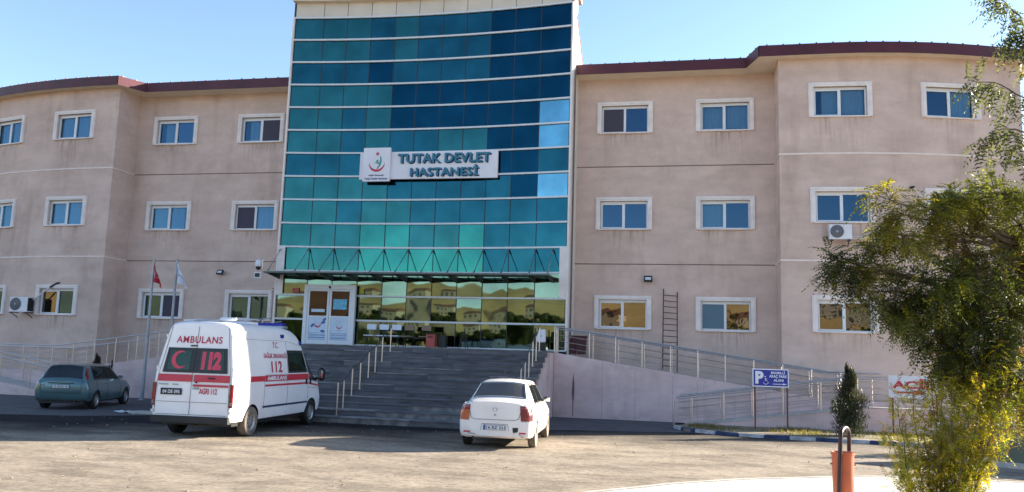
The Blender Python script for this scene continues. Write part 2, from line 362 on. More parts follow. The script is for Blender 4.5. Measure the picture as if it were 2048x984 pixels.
def crescent2d(cx, cy, R, r, off, ang=0.0, n=22):
    """crescent as a strip of quads; opening towards angle ang"""
    out = []; x = (R*R-r*r+off*off)/(2*off); a0 = math.acos(max(-1, min(1, x/R))); b0 = math.acos(max(-1, min(1, (x-off)/r)))
    A = []; B = []
    for k in range(n+1):
        t = a0+(2*pi-2*a0)*k/n; A.append((R*cos(t), R*sin(t)))
        t = b0+(2*pi-2*b0)*k/n; B.append((off+r*cos(t), r*sin(t)))
    ca, sa = cos(ang), sin(ang); P = [(cx+p[0]*ca-p[1]*sa, cy+p[0]*sa+p[1]*ca) for p in A+B]
    return P, [(i, i+1, n+1+i+1, n+1+i) for i in range(n)]
def star2d(cx, cy, R, rot=0.0):
    P = [(cx+cos(rot+pi/2+pi*k/5)*(R if k % 2 == 0 else R*.4), cy+sin(rot+pi/2+pi*k/5)*(R if k % 2 == 0 else R*.4)) for k in range(10)]
    return P, [tuple(range(10))]
random.seed(7)
# ================================================================== SETTING: terrain, asphalt, pavements, hills
def groundmat():
    m = bpy.data.materials.new('asphalt_lot'); m.use_nodes = True; nt = m.node_tree; N = nt.nodes; L = nt.links
    b = N['Principled BSDF']; b.inputs['Roughness'].default_value = .95; b.inputs['Specular IOR Level'].default_value = .15
    g = N.new('ShaderNodeNewGeometry')
    def noise(sc, scale, det=6, r=.6):
        mp = N.new('ShaderNodeMapping'); mp.inputs['Scale'].default_value = sc; L.new(g.outputs['Position'], mp.inputs[0])
        n = N.new('ShaderNodeTexNoise'); n.inputs['Scale'].default_value = scale; n.inputs['Detail'].default_value = det; n.inputs['Roughness'].default_value = r
        L.new(mp.outputs[0], n.inputs['Vector']); return n.outputs['Fac']
    def ramp(s, p, q, a, c):
        r = N.new('ShaderNodeValToRGB'); r.color_ramp.elements[0].position = p; r.color_ramp.elements[1].position = q
        r.color_ramp.elements[0].color = (*a, 1); r.color_ramp.elements[1].color = (*c, 1); L.new(s, r.inputs[0]); return r.outputs[0]
    def mix(f, a, c, bt='MIX'):
        x = N.new('ShaderNodeMix'); x.data_type = 'RGBA'; x.blend_type = bt
        if isinstance(f, float): x.inputs[0].default_value = f
        else: L.new(f, x.inputs[0])
        L.new(a, x.inputs[6]); L.new(c, x.inputs[7]); return x.outputs[2]
    # asphalt and dust; slanted border paints the building's shadow dark, the sunlit lot pale
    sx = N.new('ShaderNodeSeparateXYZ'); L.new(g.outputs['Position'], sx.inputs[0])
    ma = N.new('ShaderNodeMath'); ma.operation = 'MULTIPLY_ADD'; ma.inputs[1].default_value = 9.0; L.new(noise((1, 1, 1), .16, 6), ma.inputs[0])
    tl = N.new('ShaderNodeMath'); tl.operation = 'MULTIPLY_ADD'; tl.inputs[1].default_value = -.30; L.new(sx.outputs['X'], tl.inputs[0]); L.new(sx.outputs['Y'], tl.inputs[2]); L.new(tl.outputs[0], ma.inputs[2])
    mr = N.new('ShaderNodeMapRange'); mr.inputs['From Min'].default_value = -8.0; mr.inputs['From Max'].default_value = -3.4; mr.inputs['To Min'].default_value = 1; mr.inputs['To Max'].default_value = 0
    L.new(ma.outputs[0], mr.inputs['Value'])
    asph_shade = ramp(noise((1, 1, 1), .8, 8), .3, .7, (.018, .018, .021), (.030, .029, .032))
    dust_sunlit = ramp(noise((.8, 1.15, 1), .7, 10, .72), .34, .66, (.29, .247, .192), (.43, .365, .288))
    c = mix(mr.outputs[0], asph_shade, dust_sunlit)
    gr = ramp(noise((1, 1, 1), 7, 10, .9), .40, .60, (.48, .45, .43), (1.14, 1.14, 1.14)); c = mix(.85, c, gr, 'MULTIPLY')
    vo = N.new('ShaderNodeTexVoronoi'); vo.inputs['Scale'].default_value = 14; L.new(g.outputs['Position'], vo.inputs['Vector'])
    peb = ramp(vo.outputs['Distance'], .10, .25, (1.35, 1.3, 1.2), (1, 1, 1)); c = mix(.8, c, peb, 'MULTIPLY')
    pat = ramp(noise((.7, 1.3, 1), .75, 9, .7),   .45, .60, (1, 1, 1), (.60, .59, .60)); c = mix(.85, c, pat, 'MULTIPLY')
    L.new(c, b.inputs['Base Color'])
    bp = N.new('ShaderNodeBump'); bp.inputs['Strength'].default_value = .8; bp.inputs['Distance'].default_value = .02
    ad = N.new('ShaderNodeMath'); ad.operation = 'ADD'; L.new(noise((1, 1, 1), 30, 6, .8), ad.inputs[0]); L.new(noise((1, 1, 1), 2.5, 5), ad.inputs[1])
    L.new(ad.outputs[0], bp.inputs['Height']); L.new(bp.outputs[0], b.inputs['Normal']); return m
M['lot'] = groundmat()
M['strip'] = mat('concrete_apron', (.075, .072, .078), .9, var=.25, scale=1.5, bump=.3)
M['soil'] = mat('dry_soil', (.16, .125, .085), .95, scale=2.5, bump=.6, bscale=12, col2=(.26, .21, .14))
M['hill'] = mat('dry_grass_hill', (.26, .18, .06), .95, scale=.014, col2=(.46, .33, .13), detail=10)

def slope_z(x, y):
    r = sqrt(x*x+(y+30)**2)
    if r < 95: return 0
    return 7.5*min(1, (r-95)/38)+max(0, min(1, (r-150)/550))**.9*60*(1+.22*sin(x*.009+1)+.16*sin(x*.023+y*.006)+.10*sin(x*.06))
g = MB(); RR_ = [0, 20, 40, 60, 95, 115, 133, 150, 180, 240, 310, 400, 500, 620, 760, 920, 1100, 2200]; NA = 180
for r in RR_:
    for k in range(NA):
        a = 2*pi*k/NA; x, y = r*cos(a), -30+r*sin(a); g.v.append((x, y, slope_z(x, y)-(.0 if r < 130 else 0)))
for i in range(len(RR_)-1):
    for k in range(NA):
        g.f.append((i*NA+k, (i+1)*NA+k, (i+1)*NA+(k+1) % NA, i*NA+(k+1) % NA)); g.m.append(1 if RR_[i] >= 60 else 0)
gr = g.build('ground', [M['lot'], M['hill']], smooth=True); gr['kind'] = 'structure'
bm = bmesh.new(); bm.from_mesh(gr.data); bmesh.ops.remove_doubles(bm, verts=bm.verts, dist=1e-4); bmesh.ops.recalc_face_normals(bm, faces=bm.faces); bm.to_mesh(gr.data); bm.free()

mb = MB(); mb.prism([(-4.9, -2.9), (-4.9, -9.0), (-3.4, -8.3), (-1.6, -7.7), (.3, -7.1), (.9, -6.6), (-.2, -4.3), (-.2, -2.8)], -.1, .004)
tag(mb.build('pavement', M['strip']), kind='structure')
mb = MB(); mb.prism([(-40, -2.9), (-40, -15.5), (-24, -13.2), (-20.7, -12.45), (-18.4, -11.7), (-17.0, -10.4), (-16.95, -2.9)], -.1, .004)
tag(mb.build('pavement', M['strip']), kind='structure')

# light paved walk in the foreground with paving joints
pavpath = [(x, y-.45) for x, y in [(-3.2, -23.5), (-2.1, -21.2), (-1.4, -20.1), (-.73, -19.35), (-.2, -18.7), (.34, -18.2), (1.2, -17.45), (2.34, -16.75), (3.2, -16.2), (4.0, -15.9), (5.5, -15.62), (7.5, -15.55), (12, -15.9), (22, -17), (22, -33), (10, -44), (-12, -44), (-6, -28)]]
M['paver'] = None
def pavermat():
    m = bpy.data.materials.new('pale_pavers'); m.use_nodes = True; nt = m.node_tree; N = nt.nodes; L = nt.links
    b = N['Principled BSDF']; b.inputs['Roughness'].default_value = .85
    g = N.new('ShaderNodeNewGeometry'); br = N.new('ShaderNodeTexBrick'); L.new(g.outputs['Position'], br.inputs['Vector'])
    br.inputs['Scale'].default_value = 1.0; br.inputs['Brick Width'].default_value = .62; br.inputs['Row Height'].default_value = .62; br.offset = .0
    br.inputs['Mortar Size'].default_value = .012; br.inputs['Color1'].default_value = (.58, .53, .44, 1); br.inputs['Color2'].default_value = (.66, .61, .52, 1); br.inputs['Mortar'].default_value = (.34, .30, .25, 1)
    n = N.new('ShaderNodeTexNoise'); n.inputs['Scale'].default_value = 5; n.inputs['Detail'].default_value = 8; L.new(g.outputs['Position'], n.inputs['Vector'])
    mx = N.new('ShaderNodeMix'); mx.data_type = 'RGBA'; mx.blend_type = 'MULTIPLY'; mx.inputs[0].default_value = .35; L.new(br.outputs['Color'], mx.inputs[6]); L.new(n.outputs['Color'], mx.inputs[7])
    r = N.new('ShaderNodeGamma'); r.inputs[1].default_value = .85; L.new(mx.outputs[2], r.inputs[0]); L.new(r.outputs[0], b.inputs['Base Color']); return m
M['paver'] = pavermat()
mb = MB(); mb.prism(pavpath, -.1, .06, 0)
n = 13
for i in range(n-1):
    a, b_ = Vector((*pavpath[i], 0)), Vector((*pavpath[i+1], 0)); d = (b_-a).normalized(); nn = Vector((-d.y, d.x, 0))
    mb.add([(a+nn*.11+Vector((0, 0, -.1))), (b_+nn*.11+Vector((0, 0, -.1))), b_+Vector((0, 0, -.1)), a+Vector((0, 0, -.1)),
            (a+nn*.11+Vector((0, 0, .068))), (b_+nn*.11+Vector((0, 0, .068))), b_+Vector((0, 0, .068)), a+Vector((0, 0, .068))],
           [(0, 1, 5, 4), (4, 5, 6, 7)], 1)
pv = mb.build('pavement', [M['paver'], M['concrete']]); pv['kind'] = 'structure'

# planted island in front of the lower ramp with blue and white kerbstones
isl = [(-.25, -5.6), (.1, -6.65), (.9, -7.2), (1.77, -7.6), (2.6, -7.78), (3.52, -7.9), (4.6, -7.98), (5.7, -8.05), (7, -8.3), (8.5, -8.9), (10, -10), (12, -11.6), (20, -13), (20, -4.32), (.2, -4.32)]
mb = MB(); n = len(isl)
mb.prism(isl, -.1, .085); so = mb.build('soil', M['soil']); so['kind'] = 'structure'
def along(path, step):
    P = [Vector((*p, 0)) for p in path]; out = []; carry = 0.0
    for i in range(len(P)-1):
        L_ = (P[i+1]-P[i]).length; t = carry
        while t < L_: out.append(P[i].lerp(P[i+1], t/L_)); t += step
        carry = t-L_
    return out
kp = along(isl[:12], .75)
for i in range(len(kp)-1):
    a, b_ = kp[i], kp[i+1]; mid = (a+b_)/2; ang = atan2(b_.y-a.y, b_.x-a.x); bm = bmesh.new()
    bmesh.ops.create_cube(bm, size=1, matrix=Matrix.Translation(mid+Vector((0, 0, .035))) @ Matrix.Rotation(ang, 4, 'Z') @ Matrix.Diagonal(((b_-a).length-.012, .12, .15, 1)))
    bmesh.ops.bevel(bm, geom=bm.edges[:], offset=.018, segments=2, affect='EDGES')
    me = bpy.data.meshes.new('kerbstone'); 
    for v in bm.verts: v.co -= mid
    bm.to_mesh(me); bm.free(); me.materials.append(M['kerbblue'] if i % 2 else M['kerbwhite'])
    o = bpy.data.objects.new('kerbstone', me); COL.objects.link(o); o.location = mid
    tag(o, ('blue' if i % 2 else 'white')+' painted kerbstone edging the planted strip below the ramp', 'kerbstone', ('blue' if i % 2 else 'white')+' kerbstones along the planted strip')

# ================================================================== HOSPITAL BUILDING
B = thing('hospital_building', 'three storey pinkish hospital with curved teal glass centre and maroon eaves', 'building', (-10.95, 0, 0))
ABS[B.name] = Vector((-10.95, 0, 0))
HW, WW = 1.366, 2.377
TOPS = (4.919, 9.119, 13.319)
ZS = 14.35
def arcR(x): return -1.65+(max(0, x-5.3)**2)/36.0
def arcL(x): return -1.56+(max(0, -26.5-x)**2)/52.0
def flat0(x): return 0.0
def wall(mb, fn, xa, xb, z0, z1, wins, step=None, mi=0, dep=.18):
    """wins: list of (x0,x1,z0,z1) openings in x"""
    xs = {xa, xb}; zs = {z0, z1}
    for w in wins: xs |= {w[0], w[1]}; zs |= {w[2], w[3]}
    if step:
        x = xa
        while x < xb: xs.add(round(x, 4)); x += step
    xs = sorted(xs); zs = sorted(zs)
    for i in range(len(xs)-1):
        for j in range(len(zs)-1):
            cx, cz = (xs[i]+xs[i+1])/2, (zs[j]+zs[j+1])/2
            if any(w[0] < cx < w[1] and w[2] < cz < w[3] for w in wins): continue
            a, b_ = xs[i], xs[i+1]; mb.add([(a, fn(a), zs[j]), (b_, fn(b_), zs[j]), (b_, fn(b_), zs[j+1]), (a, fn(a), zs[j+1])], [(0, 1, 2, 3)], mi)
    for w in wins:
        a, b_ = w[0], w[1]; ang = atan2(fn(b_)-fn(a), b_-a); inn = Vector((-sin(ang), cos(ang), 0))*dep
        A0 = Vector((a, fn(a), w[2])); B0 = Vector((b_, fn(b_), w[2])); A1 = Vector((a, fn(a), w[3])); B1 = Vector((b_, fn(b_), w[3]))
        for p, q in ((A0, A1), (B1, B0), (A1, B1), (B0, A0)):
            mb.add([p, q, q+inn, p+inn], [(0, 1, 2, 3)], mi)
def win_open(fn, x0, chord=True):
    """window placed with its left outer corner at x0 on curve fn -> (origin, angle, opening x range)"""
    ang = 0.0
    for _ in range(6):
        x1 = x0+WW*cos(ang); ang = atan2(fn(x1)-fn(x0), x1-x0)
    return ang, x0+.19*cos(ang), x0+(WW-.19)*cos(ang)

def make_window(x0, fn, top, L, R, lab=None, tilt=False):
    ang, oa, ob = win_open(fn, x0); O = Vector((x0, min(fn(x0), fn(x0)), top-HW)); t = Vector((cos(ang), sin(ang), 0)); inn = Vector((-sin(ang), cos(ang), 0))
    O = Vector((x0, fn(x0), top-HW))-inn*.004
    def X(mb):
        mb.v = [tuple(O+t*p[0]+inn*p[1]+Vector((0, 0, p[2]))) for p in mb.v]; return mb
    # moulded surround
    m = MB()
    for (a, b_, c, d) in ((0, .19, -.03, HW), (WW-.19, WW, -.03, HW), (.19, WW-.19, HW-.165, HW)):
        m.box(a, b_, -.075, .03, c, d)
    m.box(.045, .10, -.092, -.07, 0, HW-.045); m.box(WW-.10, WW-.045, -.092, -.07, 0, HW-.045); m.box(.045, WW-.045, -.093, -.07, HW-.10, HW-.045)
    w = X(m).build('window', M['trim'], B)
    if lab: w['label'] = lab
    m = MB(); m.box(.12, WW-.12, -.10, .14, -.045, -.002); X(m).build('sill', M['trim'], w)
    if True:
        hh = random.uniform(.9, 1.7); m = MB()
        u0 = random.uniform(-.1, .25); u1 = WW-random.uniform(-.1, .25); nseg = 8
        for i in range(nseg):
            ua, ub = u0+(u1-u0)*i/nseg, u0+(u1-u0)*(i+1)/nseg
            pa, pb = O+t*ua, O+t*ub
            m.add([(pa.x, fn(pa.x)-.005, O.z-.05-hh), (pb.x, fn(pb.x)-.005, O.z-.05-hh), (pb.x, fn(pb.x)-.005, O.z-.05), (pa.x, fn(pa.x)-.005, O.z-.05)], [(0, 1, 2, 3)])
        m.build('rain_stain', M['rain'], w)
    a, b_, z0, z1 = .195, WW-.195, 0.0, HW-.17; y0 = .09; fw = .055; mid = (a+b_)/2
    m = MB(); m.box(a, b_, y0, y0+.08, z0, z0+fw); m.box(a, b_, y0, y0+.08, z1-fw-.05, z1); m.box(a, a+fw, y0, y0+.08, z0+fw, z1-fw-.05); m.box(b_-fw, b_, y0, y0+.08, z0+fw, z1-fw-.05)
    m.box(mid-.04, mid+.04, y0-.004, y0+.08, z0+fw, z1-fw-.05)
    X(m).build('frame', M['pvc'], w)
    halves = {'L': (a+fw, mid-.04), 'R': (mid+.04, b_-fw)}; zt = z1-fw-.05; zb = z0+fw
    for side, st in (('L', L), ('R', R)):
        p, q = halves[side]
        if st.startswith('s') or side == 'L':          # sash bars
            m = MB(); e = .035; yy = y0-.012
            sh = 0
            m.box(p-.01, q+.01, yy, yy+.05, zb-.01, zb+e); m.box(p-.01, q+.01, yy, yy+.05, zt-e, zt+.01); m.box(p-.01, p+e, yy, yy+.05, zb+e, zt-e); m.box(q-e, q+.01, yy, yy+.05, zb+e, zt-e)
            X(m).build('sash', M['pvc'], w)
        if tilt and side == 'R':
            m = MB(); e = .04
            def tl(z): return y0+.04+(.14*(z-zb)/(zt-zb))
            for (c0, c1, d0, d1) in ((p, q, zb, zb+e), (p, q, zt-e, zt), (p, p+e, zb, zt), (q-e, q, zb, zt)):
                m.add([(c0, tl(d0), d0-.0), (c1, tl(d0), d0), (c1, tl(d1), d1-.06*(d1 > zt-.1)), (c0, tl(d1), d1-.10*(d1 > zt-.1))], [(0, 1, 2, 3)])
            X(m).build('sash', M['pvc'], w)
        gm = M['wingold'] if 'g' in st else (M['winclear'] if ('b' in st or 'y' in st) else M['wincurt'] if ('c' in st or 'w' in st) else M['win'])
        m = MB(); yy = y0+.045; m.box(p-.004, q+.004, yy, yy+.008, zb-.004, zt+.004)
        jx, jz = random.uniform(-.004, .004), random.uniform(-.004, .004)
        m.v = [(v[0], v[1]+(v[0]-p)*jx*1.5+(v[2]-zb)*jz*1.5, v[2]) for v in m.v]
        X(m).build('pane', gm, w)
        if 'c' in st:                                    # net curtain, gathered
            m = MB(); nn = 40; pts = []
            w0, w1 = (p, q) if 'p' not in st else ((p+.28, q) if side == 'L' else (p, q-.22))
            for i in range(nn+1):
                u = w0+(w1-w0)*i/nn; pts.append((u, y0+.13+.022*sin(i*1.9+side.__hash__() % 7)+.008*sin(i*.7)))
            for i in range(nn):
                m.add([(*pts[i], zb), (*pts[i+1], zb), (*pts[i+1], zt), (*pts[i], zt)], [(0, 1, 2, 3)])
            X(m).build('curtain', M['curtain'], w)
        if 'b' in st:
            m = MB(); z = zb
            while z < zt-.03: m.box(p, q, y0+.10, y0+.125, z, z+.042); z += .05
            X(m).build('blind', M['blind'], w)
        if 'w' in st:
            m = MB(); m.box(p, q, y0+.10, y0+.11, zb, zt); X(m).build('blind', M['curtain'], w)
        if 'y' in st:
            m = MB(); m.box(p+.18, q, y0+.10, y0+.11, zb, zt); X(m).build('curtain', M['goldreflect'], w)  # yellow sheet stands for the gold hills reflected in the pane
        if st.startswith('s'):
            m = MB(); m.box(p+.02, q-.02, y0-.022, y0-.016, zb+.02, zt-.02)
            X(m).build('insect_screen', M['screenblue'] if 'B' in st else M['screen'], w)
    m = MB(); m.add([(a, y0+.6, z0), (b_, y0+.6, z0), (b_, y0+.6, z1), (a, y0+.6, z1), (a, y0+.08, z0), (b_, y0+.08, z0), (b_, y0+.08, z1), (a, y0+.08, z1)],
                    [(0, 1, 2, 3), (4, 0, 3, 7), (1, 5, 6, 2), (3, 2, 6, 7), (4, 5, 1, 0)])
    X(m).build('interior', M['inside'], w)
    return (oa, ob, top-HW, top-.165)

WIN = {'wingL': [(-25.307, [('y', 's'), ('c', 'cp'), ('cp', '')]), (-20.789, [('b', 'bs'), ('s', 'c'), ('cp', 's')])],
       'wingR': [(-3.640, [('g', 'g'), ('', ''), ('s', '')]), (.533, [('sB', 'g'), ('w', ''), ('c', 'c')])],
       'bulR': [(4.84, [('g', 'g'), ('', ''), ('cp', 'c')]), (9.05, [('g', 'g'), ('', ''), ('', 'c')])],
       'bulL': [(-34.05, [('b', 'b'), ('c', 'c'), ('c', 'c')]), (-29.76, [('gy', 'bs'), ('c', 'c'), ('c', 'c')])]}
FN = {'wingL': flat0, 'wingR': flat0, 'bulR': arcR, 'bulL': arcL}
flo = ['ground floor', 'middle floor', 'top floor']
ops = {}
for sec, cols in WIN.items():
    ops[sec] = []
    for ci, (x0, rows) in enumerate(cols):
        for r, (l, rr) in enumerate(rows):
            ops[sec].append(make_window(x0, FN[sec], TOPS[r], l, rr, tilt=(sec == 'wingL' and ci == 0 and r == 2)))
Z0 = -.3
def course(mb, fn, xa, xb, z, h, pr, n=1):
    for i in range(n):
        a = xa+(xb-xa)*i/n; b_ = xa+(xb-xa)*(i+1)/n
        mb.add([(a, fn(a)-pr, z), (b_, fn(b_)-pr, z), (b_, fn(b_)-pr, z+h), (a, fn(a)-pr, z+h), (a, fn(a), z), (b_, fn(b_), z), (b_, fn(b_), z+h), (a, fn(a), z+h)],
               [(0, 1, 2, 3), (3, 2, 6, 7), (4, 5, 1, 0), (0, 3, 7, 4), (1, 5, 6, 2)])
for nm, sec, xa, xb, st in (('wall', 'wingL', -26.18, -17.3, None), ('wall', 'wingR', -4.55, 3.72, None)):
    m = MB(); wall(m, flat0, xa, xb, Z0, ZS+.05, ops[sec]); w = m.build(nm, M['wall'], B)
    for z in (6.235, 10.44):
        m = MB(); course(m, flat0, xa+.01, xb-.01, z, .035, .012); m.build('string_course', M['coursedark'], w)
XR, XL = 13.05, -37.0
m = MB(); wall(m, arcR, 3.72, XR, Z0, ZS+.05, ops['bulR'], .4)
m.add([(3.72, -1.65, Z0), (3.72, 0, Z0), (3.72, 0, ZS+.05), (3.72, -1.65, ZS+.05)], [(0, 3, 2, 1)])
m.add([(XR, arcR(XR), Z0), (XR+.3, 14, Z0), (XR+.3, 14, ZS+.05), (XR, arcR(XR), ZS+.05)], [(0, 1, 2, 3)])
w = m.build('wall', M['wall'], B)
for z in (6.225, 10.43):
    m = MB(); course(m, arcR, 3.70, XR, z, .065, .02, 24); m.box(3.695, 3.72, -1.66, -.01, z, z+.05); m.build('string_course', M['course'], w)
m = MB(); wall(m, arcL, XL, -26.18, Z0, ZS+.05, ops['bulL'], .4)
m.add([(-26.18, -1.56, Z0), (-26.18, 0, Z0), (-26.18, 0, ZS+.05), (-26.18, -1.56, ZS+.05)], [(0, 1, 2, 3)])
m.add([(XL, arcL(XL), Z0), (XL, 14, Z0), (XL, 14, ZS+.05), (XL, arcL(XL), ZS+.05)], [(0, 3, 2, 1)])
w = m.build('wall', M['wall'], B)
for z in (6.225, 10.43):
    m = MB(); course(m, arcL, XL, -26.16, z, .065, .02, 24); m.box(-26.18, -26.155, -1.57, -.01, z, z+.05); m.build('string_course', M['course'], w)
m = MB(); m.add([(XL, 14, Z0), (XR+.3, 14, Z0), (XR+.3, 14, ZS+.05), (XL, 14, ZS+.05)], [(0, 3, 2, 1)]); m.build('wall', M['wall'], B)

# --- roofs of the wings
def roof(eave, back_y, side):
    n = len(eave); h = .43
    m = MB()                                             # soffit
    for i in range(n-1):
        (x0, y0), (x1, y1) = eave[i], eave[i+1]
        m.add([(x0, y0, ZS), (x1, y1, ZS), (x1, 1.2, ZS), (x0, 1.2, ZS)], [(0, 3, 2, 1)])
    sf = m.build('soffit', M['soffit'], B)
    m = MB()
    for i in range(n-1):
        (x0, y0), (x1, y1) = eave[i], eave[i+1]; d = Vector((x1-x0, y1-y0, 0)).normalized(); nn = Vector((d.y, -d.x, 0))*.03
        A, C_ = Vector((x0, y0, ZS-.02)), Vector((x1, y1, ZS-.02)); up = Vector((0, 0, h)); A2, C2 = A+nn, C_+nn
        m.add([A2, C2, C2+up, A2+up, A, C_, C_+up, A+up], [(0, 1, 2, 3), (3, 2, 6, 7), (4, 5, 1, 0)])
    fa = m.build('fascia', M['fascia'], B)
    m = MB(); ridge = 6.5; zr = ZS+h+.95
    for i in range(n-1):
        (x0, y0), (x1, y1) = eave[i], eave[i+1]
        m.add([(x0, y0-.03, ZS+h-.01), (x1, y1-.03, ZS+h-.01), (x1, ridge, zr), (x0, ridge, zr), (x0, 14.5, ZS+h-.3), (x1, 14.5, ZS+h-.3)], [(0, 1, 2, 3), (3, 2, 5, 4)])
    P = along([(e[0], e[1]) for e in eave], .62)
    for p in P: m.obox((p.x, p.y+.10, ZS+h+.012), .05, .26, .035)
    m.build('roof', M['roof'], B)
eR = [(-4.50, -.85), (2.55, -.85), (2.95, -2.12)]+[(x, arcR(x)-.47) for x in [3.7+.5*i for i in range(20)]]+[(13.55, arcR(13.5)-.47), (13.8, 2), (13.8, 14.4)]
eL = [(-37.3, arcL(-37.3)-.45)]+[(x, arcL(x)-.45) for x in [-37+.5*i for i in range(22)]]+[(-26.0, -2.02), (-25.35, -.85), (-17.35, -.85)]
roof(eR, 8, 1); roof(eL, 8, -1)

# --- glazed tower
XM = [-17.29, -15.98, -14.88, -13.76, -12.63, -11.53, -10.42, -9.31, -8.20, -7.09, -5.94, -4.63]
def yc(x): return -1.29-.43*((x+10.96)/6.33)**2
G0, GH = 2.53, 1.05
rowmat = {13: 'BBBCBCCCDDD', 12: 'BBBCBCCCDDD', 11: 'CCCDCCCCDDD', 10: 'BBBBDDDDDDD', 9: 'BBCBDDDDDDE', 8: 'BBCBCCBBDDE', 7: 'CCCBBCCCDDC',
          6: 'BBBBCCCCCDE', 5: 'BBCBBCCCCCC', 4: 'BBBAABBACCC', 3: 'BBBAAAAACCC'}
facade = MB()
for j, x in enumerate(XM[1:-1]):
    facade.box(x-.017, x+.017, yc(x)-.012, yc(x)+.10, G0+(2.4*GH if j in (1,) else 0), 17.23)
for x in (XM[0], XM[-1]): facade.box(x-.02, x+.02, yc(x)-.01, yc(x)+.1, G0, 17.23)
fa = facade.build('curtain_wall', M['darkgap'], B)
for k in range(15):
    m = MB(); z = G0+GH*k; xs = XM if k > 2 else None
    spans = [(XM[0]-.06, XM[-1]+.06)] if k not in (0, 1, 2) else [(XM[0]-.06, -16.06), (-13.69, XM[-1]+.06)]
    for a, b_ in spans:
        nn = 26; pts = [(a+(b_-a)*i/nn, yc(a+(b_-a)*i/nn)-.035, z) for i in range(nn+1)]
        for i in range(nn): m.bar(pts[i], pts[i+1], .10, .075)
        m.build('transom', M['mull'], fa); m = MB()
for k in range(14):
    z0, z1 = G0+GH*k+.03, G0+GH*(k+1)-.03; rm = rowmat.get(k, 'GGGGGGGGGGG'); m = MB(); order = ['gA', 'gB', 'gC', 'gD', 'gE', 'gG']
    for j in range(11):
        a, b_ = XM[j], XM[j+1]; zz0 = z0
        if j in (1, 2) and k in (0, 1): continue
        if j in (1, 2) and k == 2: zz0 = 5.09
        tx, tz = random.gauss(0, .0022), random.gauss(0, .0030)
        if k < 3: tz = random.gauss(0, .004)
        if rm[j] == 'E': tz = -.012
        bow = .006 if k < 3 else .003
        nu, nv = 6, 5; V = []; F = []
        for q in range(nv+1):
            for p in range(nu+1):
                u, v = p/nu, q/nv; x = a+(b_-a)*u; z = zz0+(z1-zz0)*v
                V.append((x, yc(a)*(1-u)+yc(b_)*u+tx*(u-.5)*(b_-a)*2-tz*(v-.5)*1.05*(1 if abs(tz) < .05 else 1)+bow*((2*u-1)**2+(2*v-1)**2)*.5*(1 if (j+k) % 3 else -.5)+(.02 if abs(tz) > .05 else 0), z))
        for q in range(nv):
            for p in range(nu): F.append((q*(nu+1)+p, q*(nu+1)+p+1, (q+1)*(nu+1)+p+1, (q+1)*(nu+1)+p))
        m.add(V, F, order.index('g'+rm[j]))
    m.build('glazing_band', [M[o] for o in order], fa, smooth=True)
for s, x in ((1, XM[0]), (-1, XM[-1])):
    m = MB()
    m.box(x-s*.10, x-s*.02, yc(x)-.10, yc(x)+.25, G0, 17.25)
    m.box(x-s*.02, x+s*.27, yc(x)-.085, yc(x)-.045, 4.66, 6.70)
    m.build('edge_frame', M['trim'], B)
# parapet of cream panels and its overhanging cap
m = MB(); nn = 11
for j in range(11):
    a, b_ = XM[j]+.012, XM[j+1]-.012
    m.add([(a, yc(a)-.02, 17.27), (b_, yc(b_)-.02, 17.27), (b_, yc(b_)-.02, 17.95), (a, yc(a)-.02, 17.95)], [(0, 1, 2, 3)])
m.build('parapet', M['parapet'], B)
m = MB(); m.prism([(XM[0]-.1, -.3)]+[(x, yc(x)+.02) for x in [XM[0]-.1]+XM[1:-1]+[XM[-1]+.1]]+[(XM[-1]+.1, -.3)], 17.24, 17.95); m.build('parapet_core', M['darkgap'], B)
m = MB(); cap = [(x, yc(x)-.28) for x in [XM[0]-.08]+XM[1:-1]+[XM[-1]+.2]]
m.prism([(XM[-1]+.2, .2)]+[(XM[0]-.08, .2)]+cap, 17.95, 18.12); m.build('roof_cap', M['soffit'], B)
# tower side walls and roof
for s, x in ((1, -4.53), (-1, -17.39)):
    m = MB(); poly = [(-1.62, 0.0), (8, 0.0), (8, 14.9), (3.0, 14.95), (1.5, 15.6), (-.9, 17.05), (-1.35, 17.95), (-1.62, 17.95)]
    m.prism_x(poly, x-.03, x+.03); m.build('tower_side_wall', M['towerside'], B)
    m = MB(); m.bar((x+.05*s, -1.0, 16.9), (x+.05*s, 1.5, 15.42), .03, .10); m.build('flashing', M['coursedark'], B)
m = MB(); m.add([(-17.36, -1.2, 17.95), (-4.56, -1.2, 17.95), (-4.56, -.85, 17.0), (-17.36, -.85, 17.0), (-4.56, 1.5, 15.58), (-17.36, 1.5, 15.58), (-4.56, 8, 14.85), (-17.36, 8, 14.85)],
              [(0, 1, 2, 3), (3, 2, 4, 5), (5, 4, 6, 7)]); m.build('roof', M['roof'], B)
m = MB(); m.add([(-17.36, .2, 0), (-4.56, .2, 0), (-4.56, .2, 15), (-17.36, .2, 15)], [(0, 1, 2, 3)]); m.build('back_wall', M['inside'], B)
m = MB(); m.tube([(-4.44, -1.5, 3), (-4.44, -1.5, 14.3)], .035); m.build('downpipe', M['coursedark'], B)

